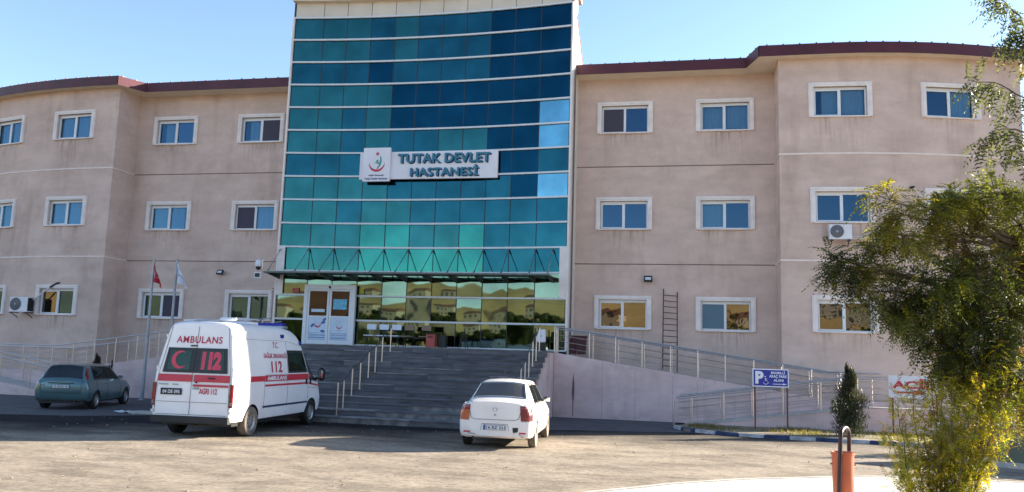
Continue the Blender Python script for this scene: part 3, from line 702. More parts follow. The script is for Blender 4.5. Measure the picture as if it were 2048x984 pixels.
# --- glass canopy over the entrance
can = MB(); can.box(-17.25, -5.15, -3.02, -1.72, 5.50, 5.515)
cn = can.build('canopy', M['canglass'], B)
for x in XM:
    xx = max(-17.2, min(-5.2, x)); m = MB()
    m.prism_x([(-3.0, 5.44), (-3.0, 5.49), (-1.38, 5.49), (-1.38, 5.24)], xx-.035, xx+.035); m.build('canopy_beam', M['cansteel'], cn)
    m = MB(); m.tube([(xx, yc(xx)-.06, 6.64), (xx, -2.92, 5.50)], .018, 6); m.tube([(xx, yc(xx)-.06, 6.64), (xx, yc(xx)-.25, 6.50)], .032, 6); m.tube([(xx, -2.75, 5.62), (xx, -2.92, 5.50)], .032, 6)
    m.build('tie_rod', M['steel'], cn)
m = MB(); m.bar((-17.3, -3.03, 5.47), (-5.1, -3.03, 5.47), .05, .06); m.bar((-17.3, -2.2, 5.46), (-5.1, -2.2, 5.46), .04, .05); m.bar((-17.27, -3.0, 5.46), (-17.27, -1.4, 5.46), .05, .06); m.bar((-5.13, -3.0, 5.46), (-5.13, -1.5, 5.46), .05, .06)
m.build('canopy_rail', M['cansteel'], cn)

# --- entrance door with two leaves
D = MB(); xa, xb, z0, z1, yd = -16.05, -13.70, 2.50, 5.08, -1.66
D.box(xa, xa+.16, yd, yd+.16, z0, z1); D.box(xb-.16, xb, yd, yd+.16, z0, z1); D.box(xa+.16, xb-.16, yd, yd+.16, z1-.19, z1)
door = D.build('entrance_door', M['pvc'], B)
m = MB(); m.lathe([(.0, -.05), (.045, -.045), (.055, -.02), (.055, 0)], (-14.87, yd-.0, 4.97), 'y', 12); m.build('sensor', M['black'], door)
for li, (a, b_) in enumerate(((xa+.17, -14.885), (-14.865, xb-.17))):
    m = MB(); fz = (2.53, 2.74, 2.98, 3.70, 4.86)
    y = yd+.02
    m.box(a, a+.09, y, y+.06, 2.53, 4.88); m.box(b_-.09, b_, y, y+.06, 2.53, 4.88)
    m.box(a+.09, b_-.09, y, y+.06, 2.53, 2.70); m.box(a+.09, b_-.09, y, y+.06, 3.68, 3.74); m.box(a+.09, b_-.09, y, y+.06, 4.80, 4.88)
    lf = m.build('door_leaf', M['pvc'], door)
    m = MB(); m.box(a+.09, b_-.09, y+.03, y+.04, 3.74, 4.80); m.build('pane', M['doorglass'], lf)
    m = MB(); ia, ib = a+.09, b_-.09; yy = y+.02
    m.box(ia, ib, yy, yy+.02, 2.70, 3.68, 0)
    f = lambda u, v: (u, yy-.003, v); cx = (ia+ib)/2
    if li == 0:
        P, F = crescent2d(cx+.02, 3.40, .17, .17, .07, pi/2); m.add([f(*p) for p in P], F, 1)
        for (ux, vz, an) in ((cx-.22, 3.32, .9), (cx+.27, 3.45, .3), (cx+.26, 3.08, -.2), (cx+.33, 3.58, .7)):
            P = [(ux+.10*cos(t)*cos(an)-.055*sin(t)*sin(an), vz+.10*cos(t)*sin(an)+.055*sin(t)*cos(an)) for t in [2*pi*k/14 for k in range(14)]]
            m.add([f(*p) for p in P], [tuple(range(14))], 2)
    else:
        P, F = crescent2d(cx, 3.34, .15, .155, .055, pi/2); m.add([f(*p) for p in P], F, 1)
        P = disc2d(cx, 3.50, .018, 10); m.add([f(*p) for p in P], [tuple(range(10))], 1)
        for q in range(9): m.box(cx-.16+q*.036, cx-.14+q*.036, yy-.004, yy, 3.12, 3.135, 1)
        put_text(m, 'HOŞ GELDİNİZ', ia+.06, ib-.05, 2.87, 2.97, f, .012, 3)
    for zz in (2.99, 2.72): m.box(ia+.01, ib-.01, yy-.006, yy, zz, zz+.012, 3)
    rows = (2.89, 2.79) if li == 0 else (2.78,)
    for zr in rows:
        u = ia+.06
        while u < ib-.10: wd = random.uniform(.03, .09); m.box(u, u+wd, yy-.005, yy, zr, zr+.042, 3); u += wd+.022
    m.build('poster', [M['postersky'], M['redtext'], M['posterblue'], M['posternavy']], lf)
    m = MB()
    if li == 0: m.box(ia+.10, ib-.10, y+.018, y+.03, 3.90, 4.03, 0)
    else: m.box(ia+.08, ib-.12, y+.018, y+.03, 4.02, 4.46, 1)
    m.build('notice', [M['postersky'], M['notice']], lf)
m = MB(); m.box(-16.62, -16.30, yc(-16.4)-.05, yc(-16.4)-.04, 4.72, 4.93); m.build('notice', M['redbin'], fa)
m = MB(); m.box(-13.62, -13.42, yc(-13.5)-.05, yc(-13.5)-.04, 4.72, 4.95); m.build('notice', mat('notice_yellow', (.45, .42, .05)), fa)
# ================================================================== ENTRANCE STAIRS AND LANDING
random.seed(11)
SX0, SX1 = -16.95, -4.95
ST = thing('entrance_stairs', 'wide flight of dark stone steps rising to the glazed hospital entrance', 'stairs', (-10.95, -5, 0))
prof = [(-4.2, 2.5)]; ys = [-4.2]
for n in range(1, 14): ys.append(ys[-1]-(.43 if n < 11 else .66))
m = MB(); poly = [(-1.25, -.2), (-1.25, 2.46)]
for n in range(13): poly += [(ys[n]+.01, 2.46-.1923*n), (ys[n]+.01, 2.46-.1923*(n+1))]
poly = poly[:-1]+[(ys[12]+.01, -.2)]
m.prism_x(poly[::-1], SX0+.02, SX1-.02); m.build('stair_core', M['stone'], ST, fix=True)
M['stoneB'] = mat('stair_stone_b', (.095, .094, .103), .8, var=.4, scale=3, bump=.25, stretch=(.6, 2, 2))
M['stoneC'] = mat('stair_stone_c', (.140, .137, .144), .8, var=.35, scale=2.6, bump=.25, stretch=(.6, 2, 2))
for n in range(14):
    m = MB(); zt = 2.5-.1923*n; y1 = ys[n-1] if n else -1.3; y0 = ys[n]-.0
    if n == 13: break
    x = SX0
    while x < SX1-.05:
        w = min(random.uniform(1.1, 2.4), SX1-x); mi = random.choice([0, 0, 1, 1, 2] if n < 10 else [2, 2, 3, 0])
        dz = random.uniform(-.004, .004)
        m.box(x+.003, x+w-.003, y0-.035, y1+.0, zt-.032+dz, zt+dz, (3 if random.random() < .35 else mi) if n else 3)
        m.box(x+.003, x+w-.003, y0-.004, y0+.02, zt-.1923+.004, zt-.036+dz, random.choice([0, 0, 1, 1, 2] if n < 10 else [2, 3, 3, 0]))
        x += w
    m.build('step' if n else 'landing', [M['stone'], M['stoneB'], M['stoneC'], M['stonelight']], ST)
m = MB()
poly = [(-2.82, 0), (-2.82, 2.44)]
for n in range(13): poly += [(max(-9.8, ys[n]+.16), 2.44-.1923*n), (ys[n]+.16, 2.44-.1923*(n+1))]
poly = poly[:-1]+[(ys[12]+.16, 0)]
for x in (SX1-.012, SX0-.07): m = MB(); m.prism_x(poly[::-1], x, x+.08); m.build('cheek_wall', M['rampwall'], ST, fix=True)

# ================================================================== RAMPS
RR = thing('ramp', 'long pale concrete ramp running down beside the right wing', 'ramp', (2, -2.8, 0))
def zR(x): return 2.5-.139*(x+4.95) if x < 5.3 else 1.075
m = MB(); m.prism_y([(-4.87, -.2), (11.5, -.2), (11.5, 1.03), (5.3, 1.03), (-4.87, 2.455)], -2.82, -2.62); rw = m.build('ramp_wall', M['rampwall'], RR)
M['seam'] = mat('wall_seam', (.40, .30, .31), .9, var=.2)
for x, zz in ((-3.0, 2.1), (-1.75, 1.85), (-.35, 1.7), (.55, 1.55), (1.9, 1.3), (3.0, 1.2)):
    m = MB(); m.box(x-.008, x+.008, -2.824, -2.819, .02, zz); m.build('joint', M['seam'], rw)
m = MB(); m.add([(x, -2.824, z) for x, z in ((-4.12, .62), (-4.08, .60), (-4.05, .95), (-4.06, 1.3), (-4.10, 1.72), (-4.14, 1.3), (-4.16, .95))], [tuple(range(7))]); m.add([(-4.12, -2.824, .05), (-4.09, -2.824, .05), (-4.08, -2.824, .60), (-4.12, -2.824, .62)], [(0, 1, 2, 3)]); m.build('stain', mat('rust_stain', (.17, .11, .12), .9, var=.3), rw)
random.seed(5)
for k in range(16):
    x = random.uniform(-4.6, 4.6); z = zR(x)-.03-random.uniform(0, .12); w = random.uniform(.03, .14); h = random.uniform(.01, .03)
    m = MB(); m.add([(x, -2.824, z), (x+w, -2.824, z-.137*w+.005), (x+w*.8, -2.824, z-.137*w+h), (x+w*.2, -2.824, z+h*.8)], [(0, 1, 2, 3)]); m.build('chipped_spot', M['seam'], rw)
m = MB()
m.prism_y([(-4.87, -.2), (3.70, -.2), (3.70, zR(3.70)-.06), (-4.87, 2.43)], -2.62, -.012)
m.prism_y([(3.70, -.2), (11.5, -.2), (11.5, 1.0), (5.3, 1.0), (3.70, zR(3.7)-.06)], -2.62, -1.70); m.build('ramp_deck', M['concrete'], RR)
LR = thing('ramp', 'low access ramp with sunlit top edge behind the parking sign', 'ramp', (4, -4.3, 0))
def zL(x): return max(0.0, .148*(x+.25)) if x < 6.1 else .94
m = MB(); m.prism_y([(-.25, -.2), (12.5, -.2), (12.5, .90), (6.1, .90), (-.25, -.03)], -4.32, -4.16); m.build('ramp_wall', M['rampwall'], LR)
m = MB(); m.prism_y([(-.25, -.2), (12.5, -.2), (12.5, .87), (6.1, .87), (-.25, -.05)], -4.16, -2.83); m.build('ramp_deck', M['concrete'], LR)
m = MB(); m.add([(-.25, -4.34, -.01), (6.1, -4.34, .915), (12.5, -4.34, .915), (-.25, -4.10, -.01), (6.1, -4.10, .915), (12.5, -4.10, .915),
                 (-.25, -4.34, -.05), (6.1, -4.34, .87), (12.5, -4.34, .87)], [(0, 1, 4, 3), (1, 2, 5, 4), (6, 7, 1, 0), (7, 8, 2, 1)])
m.build('coping', M['concrete'], LR)
RL = thing('ramp', 'long pale concrete ramp running down beside the left wing', 'ramp', (-24, -2.8, 0))
def zRL(x): return 2.5-.139*(-16.95-x) if x > -27.2 else 1.075
m = MB(); m.prism_y([(-17.03, -.2), (-17.03, 2.455), (-27.2, 1.03), (-34, 1.03), (-34, -.2)], -2.82, -2.62); m.build('ramp_wall', M['rampwall'], RL, fix=True)
m = MB(); m.prism_y([(-17.03, -.2), (-17.03, 2.42), (-26.1, 1.17), (-26.1, -.2)], -2.62, -.012); m.prism_y([(-26.1, -.2), (-26.1, 1.16), (-27.2, 1.0), (-34, 1.0), (-34, -.2)], -2.62, -1.62)
m.build('ramp_deck', M['concrete'], RL, fix=True)
LL = thing('ramp', 'low access ramp at the far left beyond the blue green hatchback', 'ramp', (-29, -4.3, 0))
def zLL(x): return max(0.0, .155*(-24.9-x)) if x > -31.5 else 1.02
m = MB(); m.prism_y([(-24.9, -.2), (-24.9, -.03), (-31.5, .98), (-36, .98), (-36, -.2)], -4.32, -4.16); m.build('ramp_wall', M['rampwall'], LL, fix=True)
m = MB(); m.prism_y([(-24.9, -.2), (-24.9, -.05), (-31.5, .95), (-36, .95), (-36, -.2)], -4.16, -2.83); m.build('ramp_deck', M['concrete'], LL, fix=True)

# ================================================================== RAILINGS
def railing(label, pts, posts, h=1.0, mids=(.25, .48, .71), double=False, r=.024, group=None, loop=None, ends=False):
    """pts: base polyline; posts: parameters as points on it"""
    t = thing('railing', label, 'railing', pts[0], group=group)
    P = [Vector(p) for p in pts]
    m = MB(); m.tube([p+Vector((0, 0, h)) for p in P], r, 8); m.build('top_rail', M['steel'], t, smooth=True)
    if double:
        m = MB(); m.tube([p+Vector((0, 0, h-.075)) for p in P], r*.85, 8); m.build('hand_rail', M['steel'], t, smooth=True)
    for k in mids:
        m = MB(); m.tube([p+Vector((0, 0, h*k)) for p in P], .009, 6); m.build('mid_rail', M['steel'], t, smooth=True)
    for q in posts:
        q = Vector(q); m = MB(); m.tube([q, q+Vector((0, 0, h-.02))], .022, 8); m.lathe([(.05, 0), (.05, .012), (.02, .02)], q, 'z', 10); m.build('post', M['steel'], t, smooth=True)
    if loop:
        m = MB(); m.tube([P[0]+Vector(v) for v in loop], r, 8); m.build('rail_end', M['steel'], t, smooth=True)
    return t
base = lambda x, y, f: (x, y, f(x)-.05)
xs = [-3.52, -2.51, -1.5, -.44, .57, 1.57, 2.6, 3.62, 4.62, 5.62]
railing('front steel railing along the outer edge of the right ramp', [base(-4.9, -2.72, zR), base(5.3, -2.72, zR), base(6.3, -2.72, zR)], [base(x, -2.72, zR) for x in [-4.88]+xs], 1.02, double=True)
xs2 = [x+.05 for x in xs]
railing('rear steel railing on the inner side of the right ramp', [base(-4.6, -1.75, zR), base(5.3, -1.75, zR), base(7.2, -1.75, zR)], [base(x, -1.78, zR) for x in xs2], 1.0)
railing('short steel railing closing the right end of the landing', [(-4.88, -2.72, 2.45), (-4.88, -1.75, 2.45)], [(-4.88, y, 2.45) for y in (-2.35, -2.12, -1.95, -1.78)], 1.02, mids=(.04, .33, .66))
b2 = lambda x, y, f: (x, y, f(x)-.01)
xs = [.35, 1.45, 2.45, 3.45, 4.7, 5.9, 7.1, 8.3]
railing('steel railing on the kerb side of the low right ramp, starting in a looped end', [b2(-.15, -4.22, zL), b2(6.1, -4.22, zL), b2(9.5, -4.22, zL)], [b2(x, -4.22, zL) for x in xs], 1.0, mids=(.2, .4, .6, .8), double=True,
        loop=[(0, 0, 1.0), (-.10, 0, .97), (-.14, 0, .9), (-.14, 0, 0)])
railing('steel railing on the wall side of the low right ramp', [b2(-.1, -2.95, zL), b2(6.1, -2.95, zL)], [b2(x, -2.95, zL) for x in (.3, 1.4, 2.5, 3.6, 4.8, 6.0)], 1.0, mids=(.25, .5, .75))
t = railing('railing end post with curved stub rails beside the dark shrub', [(6.6, -3.1, .87), (7.0, -3.1, .87)], [(6.6, -3.1, .87)], 1.0, mids=(.25, .5, .75))
xs = [-17.9, -18.95, -20.0, -21.1, -22.15, -23.2, -24.25, -25.3, -26.35, -27.4, -28.9]
railing('front steel railing along the outer edge of the left ramp', [base(-17.0, -2.72, zRL), base(-27.2, -2.72, zRL), base(-30, -2.72, zRL)], [base(x, -2.72, zRL) for x in xs], 1.10, double=False)
railing('rear steel railing on the inner side of the left ramp', [base(-17.0, -1.72, zRL), base(-27.2, -1.72, zRL), base(-32, -1.72, zRL)], [base(x-.1, -1.72, zRL) for x in xs], 1.0)
xs = [-25.6, -27.1, -28.6, -30.0]
railing('near steel railing of the low left ramp behind the hatchback', [b2(-24.9, -4.22, zLL), b2(-31.5, -4.22, zLL)], [b2(x, -4.22, zLL) for x in xs], 1.02, mids=(.3, .6))
railing('far steel railing of the low left ramp against the ramp wall', [b2(-24.9, -2.95, zLL), b2(-31.5, -2.95, zLL)], [b2(x, -2.95, zLL) for x in xs], 1.02, mids=(.3, .6))
# stair handrails: uprights set on the steps, rail above
def ztread(y):
    z = 2.5
    for n in range(13):
        if y < ys[n]: z = 2.5-.1923*(n+1)
    return max(0, z)
def stair_rail(label, x, yy, h=.92):
    t = thing('handrail', label, 'handrail', (x, yy[0], 0))
    P = [Vector((x, y, ztread(y))) for y in yy]
    for i, p in enumerate(P):
        m = MB(); m.tube([p, p+Vector((0, 0, h if i else h+.12))], .022, 8); m.lathe([(.045, 0), (.045, .012), (.02, .02)], p, 'z', 10); m.build('post', M['steel'], t, smooth=True)
    m = MB(); m.tube([P[0]+Vector((0, 0, h+.12))]+[p+Vector((0, 0, h+.02)) for p in P[1:]], .02, 8); m.build('top_rail', M['cansteel'], t, smooth=True)
stair_rail('steel handrail down the middle left of the stairs towards the waiting chairs', -10.98, [-9.2, -8.72, -8.05, -7.35, -6.6, -5.95, -5.3, -4.45])
stair_rail('steel handrail down the right edge of the stairs beside the white sedan', -5.25, [-8.7, -7.5, -6.8, -6.1, -5.4, -4.7, -4.05])
stair_rail('steel handrail down the left edge of the stairs behind the ambulance', -16.6, [-8.7, -7.3, -6.1, -4.9, -4.1])

# ================================================================== THINGS ON THE LANDING
def chair(mb_root, x, seatm, y=-2.35, z=2.5):
    m = MB()
    m.obox((x, y+.20, z+.80), .40, .035, .22); m.build('backrest', seatm, mb_root, fix=True)
    m = MB(); m.obox((x, y, z+.44), .40, .38, .035); m.build('seat', seatm, mb_root)
def bench(label, xs, mt, y=-2.35, z=2.5):
    t = thing('waiting_bench', label, 'bench', ((xs[0]+xs[-1])/2, y, z))
    m = MB(); m.bar((xs[0]-.22, y+.02, z+.38), (xs[-1]+.22, y+.02, z+.38), .05, .04)
    for x in (xs[0]-.12, xs[-1]+.12):
        for dy in (-.17, .19): m.bar((x, y+.02, z+.38), (x, y+dy, z), .025)
        m.bar((x, y-.2, z+.012), (x, y+.22, z+.012), .035, .025)
    for x in xs: m.bar((x, y+.18, z+.40), (x, y+.22, z+.78), .02)
    m.build('frame', M['black'], t)
    for x in xs: chair(t, x, mt, y, z)
bench('row of three pale white seats on the landing right of the door', [-12.68, -12.13, -11.58], M['chairwhite'])
bench('tan two seat bench left of the red bin on the landing', [-11.03, -10.30], M['chairbrown'])
t = thing('litter_bin', 'red square bin standing on the landing by the glass front', 'bin', (-9.95, -2.5, 2.5))
m = MB(); m.box(-10.13, -9.77, -2.68, -2.34, 2.52, 3.03); m.build('bin_body', M['redbin'], t)
m = MB(); m.box(-10.15, -9.75, -2.70, -2.32, 3.03, 3.06); m.box(-10.06, -9.84, -2.686, -2.68, 2.90, 2.97); m.build('lid', M['rust'], t)
t = thing('waste_container', 'dark box container beside the red bin on the landing', 'container', (-9.55, -2.2, 2.5))
m = MB(); m.box(-9.72, -9.40, -2.4, -2.1, 2.5, 2.98); m.box(-9.73, -9.39, -2.41, -2.09, 2.98, 3.01); m.build('container_body', M['black'], t)
t = thing('easel', 'thin dark folding easel leaning by the glass front on the landing', 'easel', (-8.7, -2.1, 2.5))
m = MB()
for a in ((-8.9, -2.2, 2.5), (-8.5, -2.2, 2.5), (-8.7, -1.85, 2.5)): m.bar(a, (-8.7, -2.05, 3.25), .022)
m.bar((-8.82, -2.16, 2.85), (-8.58, -2.16, 2.85), .02); m.build('leg', M['black'], t)
t = thing('dispenser_stand', 'white disinfectant dispenser box on a dark stand at the stair head', 'dispenser', (-5.42, -2.65, 2.5))
m = MB(); m.bar((-5.42, -2.6, 2.5), (-5.42, -2.6, 3.0), .05); m.box(-5.60, -5.24, -2.75, -2.45, 2.5, 2.53); m.box(-5.60, -5.24, -2.60, -2.58, 2.53, 2.86); m.box(-5.70, -5.66, -2.6, -2.56, 2.5, 3.4); m.build('stand', M['black'], t)
bmw = bmesh.new(); bmesh.ops.create_cube(bmw, size=1, matrix=Matrix.Diagonal((.34, .12, .50, 1))); bmesh.ops.bevel(bmw, geom=bmw.edges[:], offset=.025, segments=3, affect='EDGES')
me = bpy.data.meshes.new('box'); bmw.to_mesh(me); bmw.free(); me.materials.append(M['white']); o = bpy.data.objects.new('box', me); COL.objects.link(o); o.parent = t; o.location = Vector((-5.42, -2.64, 3.09))-ABS[t.name]; ABS[o.name] = Vector((-5.42, -2.64, 3.09))
m = MB(); m.box(-5.425, -5.415, -2.705, -2.701, 3.05, 3.14); m.box(-5.45, -5.39, -2.705, -2.701, 3.07, 3.08); m.build('mark', M['ink'], o)
for k, x in enumerate((-4.42, -4.02)):
    t = thing('planter', ('nearer' if k == 0 else 'farther')+' dark maroon planter box behind the short landing rail', 'planter', (x, -1.15-.2*k, 2.45))
    m = MB(); x0 = x-.17; m.add([(x0, -1.3, 2.42), (x0+.34, -1.3, 2.42), (x0+.34, -1.0, 2.42), (x0, -1.0, 2.42), (x0-.04, -1.34, 3.12), (x0+.38, -1.34, 3.12), (x0+.38, -.96, 3.12), (x0-.04, -.96, 3.12)],
                               [(0, 3, 2, 1), (4, 5, 6, 7), (0, 1, 5, 4), (1, 2, 6, 5), (2, 3, 7, 6), (3, 0, 4, 7)])
    m.box(x0-.06, x0+.40, -1.36, -.94, 3.12, 3.17); m.build('planter_box', mat('maroon_planter', (.07, .018, .022), .6), t)

# ================================================================== WALL MOUNTED THINGS
S = thing('hospital_sign', 'long white hospital name board with teal raised letters on the glass front', 'sign', (-10.7, -1.75, 9.7))
f = lambda y: (lambda u, v: (u, y, v))
m = MB(); m.box(-13.84, -7.65, -1.62, -1.50, 9.70, 10.90); m.box(-13.5, -8.2, -1.50, -1.40, 9.80, 10.6, 1); bd = m.build('board', [M['white'], M['black']], S)
m = MB()
put_text(m, 'TUTAK DEVLET', -12.08, -7.97, 10.38, 10.80, f(-1.70), .03, 0, 1.06, 0, fn_in=f(-1.64))
put_text(m, 'HASTANESİ', -11.50, -8.48, 9.80, 10.285, f(-1.70), .03, 0, 1.06, 0, fn_in=f(-1.64)); m.build('lettering', M['teal'], S)
m = MB(); put_text(m, 'TUTAK DEVLET', -12.03, -7.92, 10.345, 10.765, f(-1.624), .022, 0, 1.06); put_text(m, 'HASTANESİ', -11.45, -8.43, 9.765, 10.25, f(-1.624), .022, 0, 1.06); m.build('letter_backing', M['tealdark'], S)
m = MB(); m.box(-13.63, -12.40, -1.76, -1.63, 9.58, 11.07); lp = m.build('logo_panel', M['white'], S)
m = MB(); cx, cz = -13.0, 10.36; ff = f(-1.766)
P, F = crescent2d(cx, cz, .36, .355, .10, pi/2); m.add([ff(*p) for p in P], F, 0)
P, F = star2d(cx+.02, cz+.44, .115); m.add([ff(*p) for p in P], F, 0)
fig = [(cx-.02, cz-.24), (cx+.10, cz-.05), (cx+.15, cz+.17), (cx+.13, cz+.34), (cx+.19, cz+.30), (cx+.22, cz+.12), (cx+.17, cz-.08), (cx+.05, cz-.22)]
m.add([ff(*p) for p in fig], [tuple(range(8))], 1)
m.add([ff(*p) for p in [(cx-.14, cz+.03), (cx+.06, cz+.0), (cx+.12, cz-.04), (cx+.10, cz+.06), (cx-.02, cz+.06)]], [tuple(range(5))], 1)
m.add([ff(*p) for p in disc2d(cx+.02, cz+.12, .055, 14)], [tuple(range(14))], 1)
put_text(m, 'Sağlık Bakanlığı', cx-.36, cx+.34, 9.80, 9.89, ff, .035, 2); put_text(m, 'Tutak Devlet Hastanesi', cx-.54, cx+.51, 9.655, 9.745, ff, .035, 2)
m.build('emblem', [M['redtext'], M['green'], M['tealdark']], lp)

def ac_unit(label, x, y, z, w=.80, h=.56, rz=0, deep=.28, dark_right=False):
    t = thing('air_conditioner', label, 'air conditioner', (x, y, z))
    m = MB(); m.box(x, x+w, y-deep, y, z, z+h); m.build('casing', M['acwhite'], t)
    m = MB(); r = h*.43; cx = x+w*.33; m.lathe([(r*1.02, y-deep-.012), (r, y-deep-.02), (0.001, y-deep-.02)], (cx, 0, z+h*.52), 'y', 28); m.build('fan_guard', M['acgrille'], t)
    m = MB()
    for k in range(6):
        rr = r*(k+1)/6.3
        m.tube([(cx+rr*cos(a), y-deep-.028, z+h*.52+rr*sin(a)) for a in [2*pi*i/24 for i in range(25)]], .004, 4, cap=False)
    m.lathe([(.05, y-deep-.035), (.001, y-deep-.035)], (cx, 0, z+h*.52), 'y', 12); m.build('grille', M['galv'], t)
    m = MB()
    for xx in (x+.08, x+w-.10): m.bar((xx, y+.15, z-.03), (xx, y-deep, z-.03), .04, .03); m.bar((xx, y+.12, z-.25), (xx, y-deep+.05, z-.04), .03); m.lathe([(.045, 0), (.045, .03)], (xx, y-deep-.02, z-.075), 'z', 10)
    m.build('bracket', M['black'], t)
    return t
a1 = ac_unit('white air conditioner below the middle floor window of the right bulge with pale pipes', 5.45, -1.87, 7.02)
m = MB(); pth = [(6.27, -1.80, 7.08), (6.7, -1.74, 7.10), (7.1, -1.70, 7.22), (7.35, -1.68, 7.55), (7.48, -1.68, 8.1), (7.52, -1.68, 8.8), (7.60, -1.66, 9.02)]
m.tube(pth, .025, 7); m.tube([(p[0]-.05*(i > 1)*(6-i)/4, p[1]-.03, p[2]+.07*(i < 3)) for i, p in enumerate(pth)], .022, 7); m.build('pipe', M['lagging'], a1, smooth=True)
m = MB(); m.tube([(7.60, -1.66, 8.95), (7.66, -1.64, 9.06), (7.74, -1.55, 9.08)], .05, 8); m.build('pipe_collar', M['black'], a1, smooth=True)
a2 = ac_unit('dirty white air conditioner left of the ground floor window on the left bulge', -30.7, -1.55, 3.62, .98, .68, deep=.34)
m = MB(); m.tube([(-29.72, -1.62, 4.18), (-29.45, -1.62, 4.35), (-29.0, -1.58, 4.72), (-28.6, -1.5, 4.98)], .035, 7); m.build('pipe', M['lagging'], a2, smooth=True)
m = MB(); m.tube([(-28.9, -1.57, 4.80), (-28.6, -1.52, 4.99), (-28.45, -1.45, 5.02)], .045, 7); m.box(-29.72, -29.68, -1.9, -1.56, 3.66, 4.26); m.build('pipe_collar', M['black'], a2)
t = thing('pipe_outlet', 'dark capped pipe stub between the two middle floor windows of the right bulge', 'pipe', (8.62, -1.5, 9.05))
m = MB(); m.tube([(8.55, -1.38, 9.12), (8.60, -1.58, 9.10)], .055, 8); m.build('cap', M['black'], t, smooth=True)
m = MB(); m.tube([(8.60, -1.55, 9.08), (8.78, -1.52, 8.86), (8.95, -1.5, 8.66)], .03, 7); m.build('pipe', M['lagging'], t, smooth=True)
def floodlight(label, x, z, s=.30):
    t = thing('floodlight', label, 'floodlight', (x, 0, z)); R = Euler((rad(-25), 0, 0)).to_matrix()
    m = MB(); m.obox((x, -.20, z), s, .09, s*.75, R); m.bar((x-.06, 0, z+.02), (x-.06, -.16, z+.02), .025); m.bar((x+.06, 0, z+.02), (x+.06, -.16, z+.02), .025); m.build('housing', M['black'], t)
    m = MB(); m.obox(Vector((x, -.20, z))+R @ Vector((0, -.05, -.01)), s*.72, .01, s*.38, R); m.build('lens', M['lampclear'], t)
floodlight('black floodlight on the left wing wall between the windows and the canopy', -21.05, 5.72)
floodlight('black floodlight on the right wing wall above and left of the ladder', -1.40, 5.62, .34)
t = thing('security_camera', 'white dome camera on a bracket at the left end of the canopy', 'camera', (-17.45, -3.1, 5.5))
m = MB(); m.lathe([(.02, .42), (.10, .40), (.135, .33), (.14, .16), (.12, .13)], (-17.5, -3.12, 5.55), 'z', 20); m.build('housing', M['white'], t, smooth=True)
m = MB(); m.lathe([(.11, .13), (.10, .05), (.06, .0), (.001, -.02)], (-17.5, -3.12, 5.55), 'z', 18); m.build('dome', M['black'], t, smooth=True)
m = MB(); m.tube([(-17.27, -3.0, 5.45), (-17.33, -3.1, 5.62), (-17.33, -3.1, 5.98), (-17.42, -3.12, 6.02), (-17.5, -3.12, 5.97)], .02, 6); m.build('bracket', M['steel'], t)
t = thing('floodlight', 'small white framed floodlight hung under the dome camera', 'floodlight', (-17.48, -3.1, 5.2))
m = MB(); m.box(-17.64, -17.34, -3.18, -3.08, 5.19, 5.44); m.build('housing', M['white'], t)
m = MB(); m.box(-17.60, -17.38, -3.186, -3.18, 5.23, 5.40); m.box(-17.62, -17.36, -3.19, -3.17, 5.33, 5.345); m.build('lens', M['black'], t)
t = thing('cable', 'thin black cable hanging from the canopy to the window below', 'cable', (-17.6, -.1, 4.8))
m = MB(); m.tube([(-17.4, -1.5, 5.3), (-17.5, -.8, 5.25), (-17.62, -.2, 5.12), (-17.8, -.08, 4.98), (-18.3, -.06, 4.97), (-18.42, -.06, 5.02)], .014, 6); m.build('wire', M['black'], t)

# ladder leaning on the right wing
t = thing('ladder', 'rusty iron ladder leaning against the right wing wall between two windows', 'ladder', (-.48, -.5, 1.9))
a0, a1_ = Vector((-.78, -.62, 1.93)), Vector((-.77, -.10, 5.22)); b0, b1 = Vector((-.20, -.62, 1.83)), Vector((-.21, -.10, 5.10))
for p, q in ((a0, a1_), (b0, b1)): m = MB(); m.bar(p, q, .045, .035); m.build('rail', M['rust'], t)
for k in range(13):
    s = .035+k*.0735; m = MB(); m.tube([a0.lerp(a1_, s+.005), b0.lerp(b1, s+.03)], .016, 6); m.build('rung', M['rust'], t)

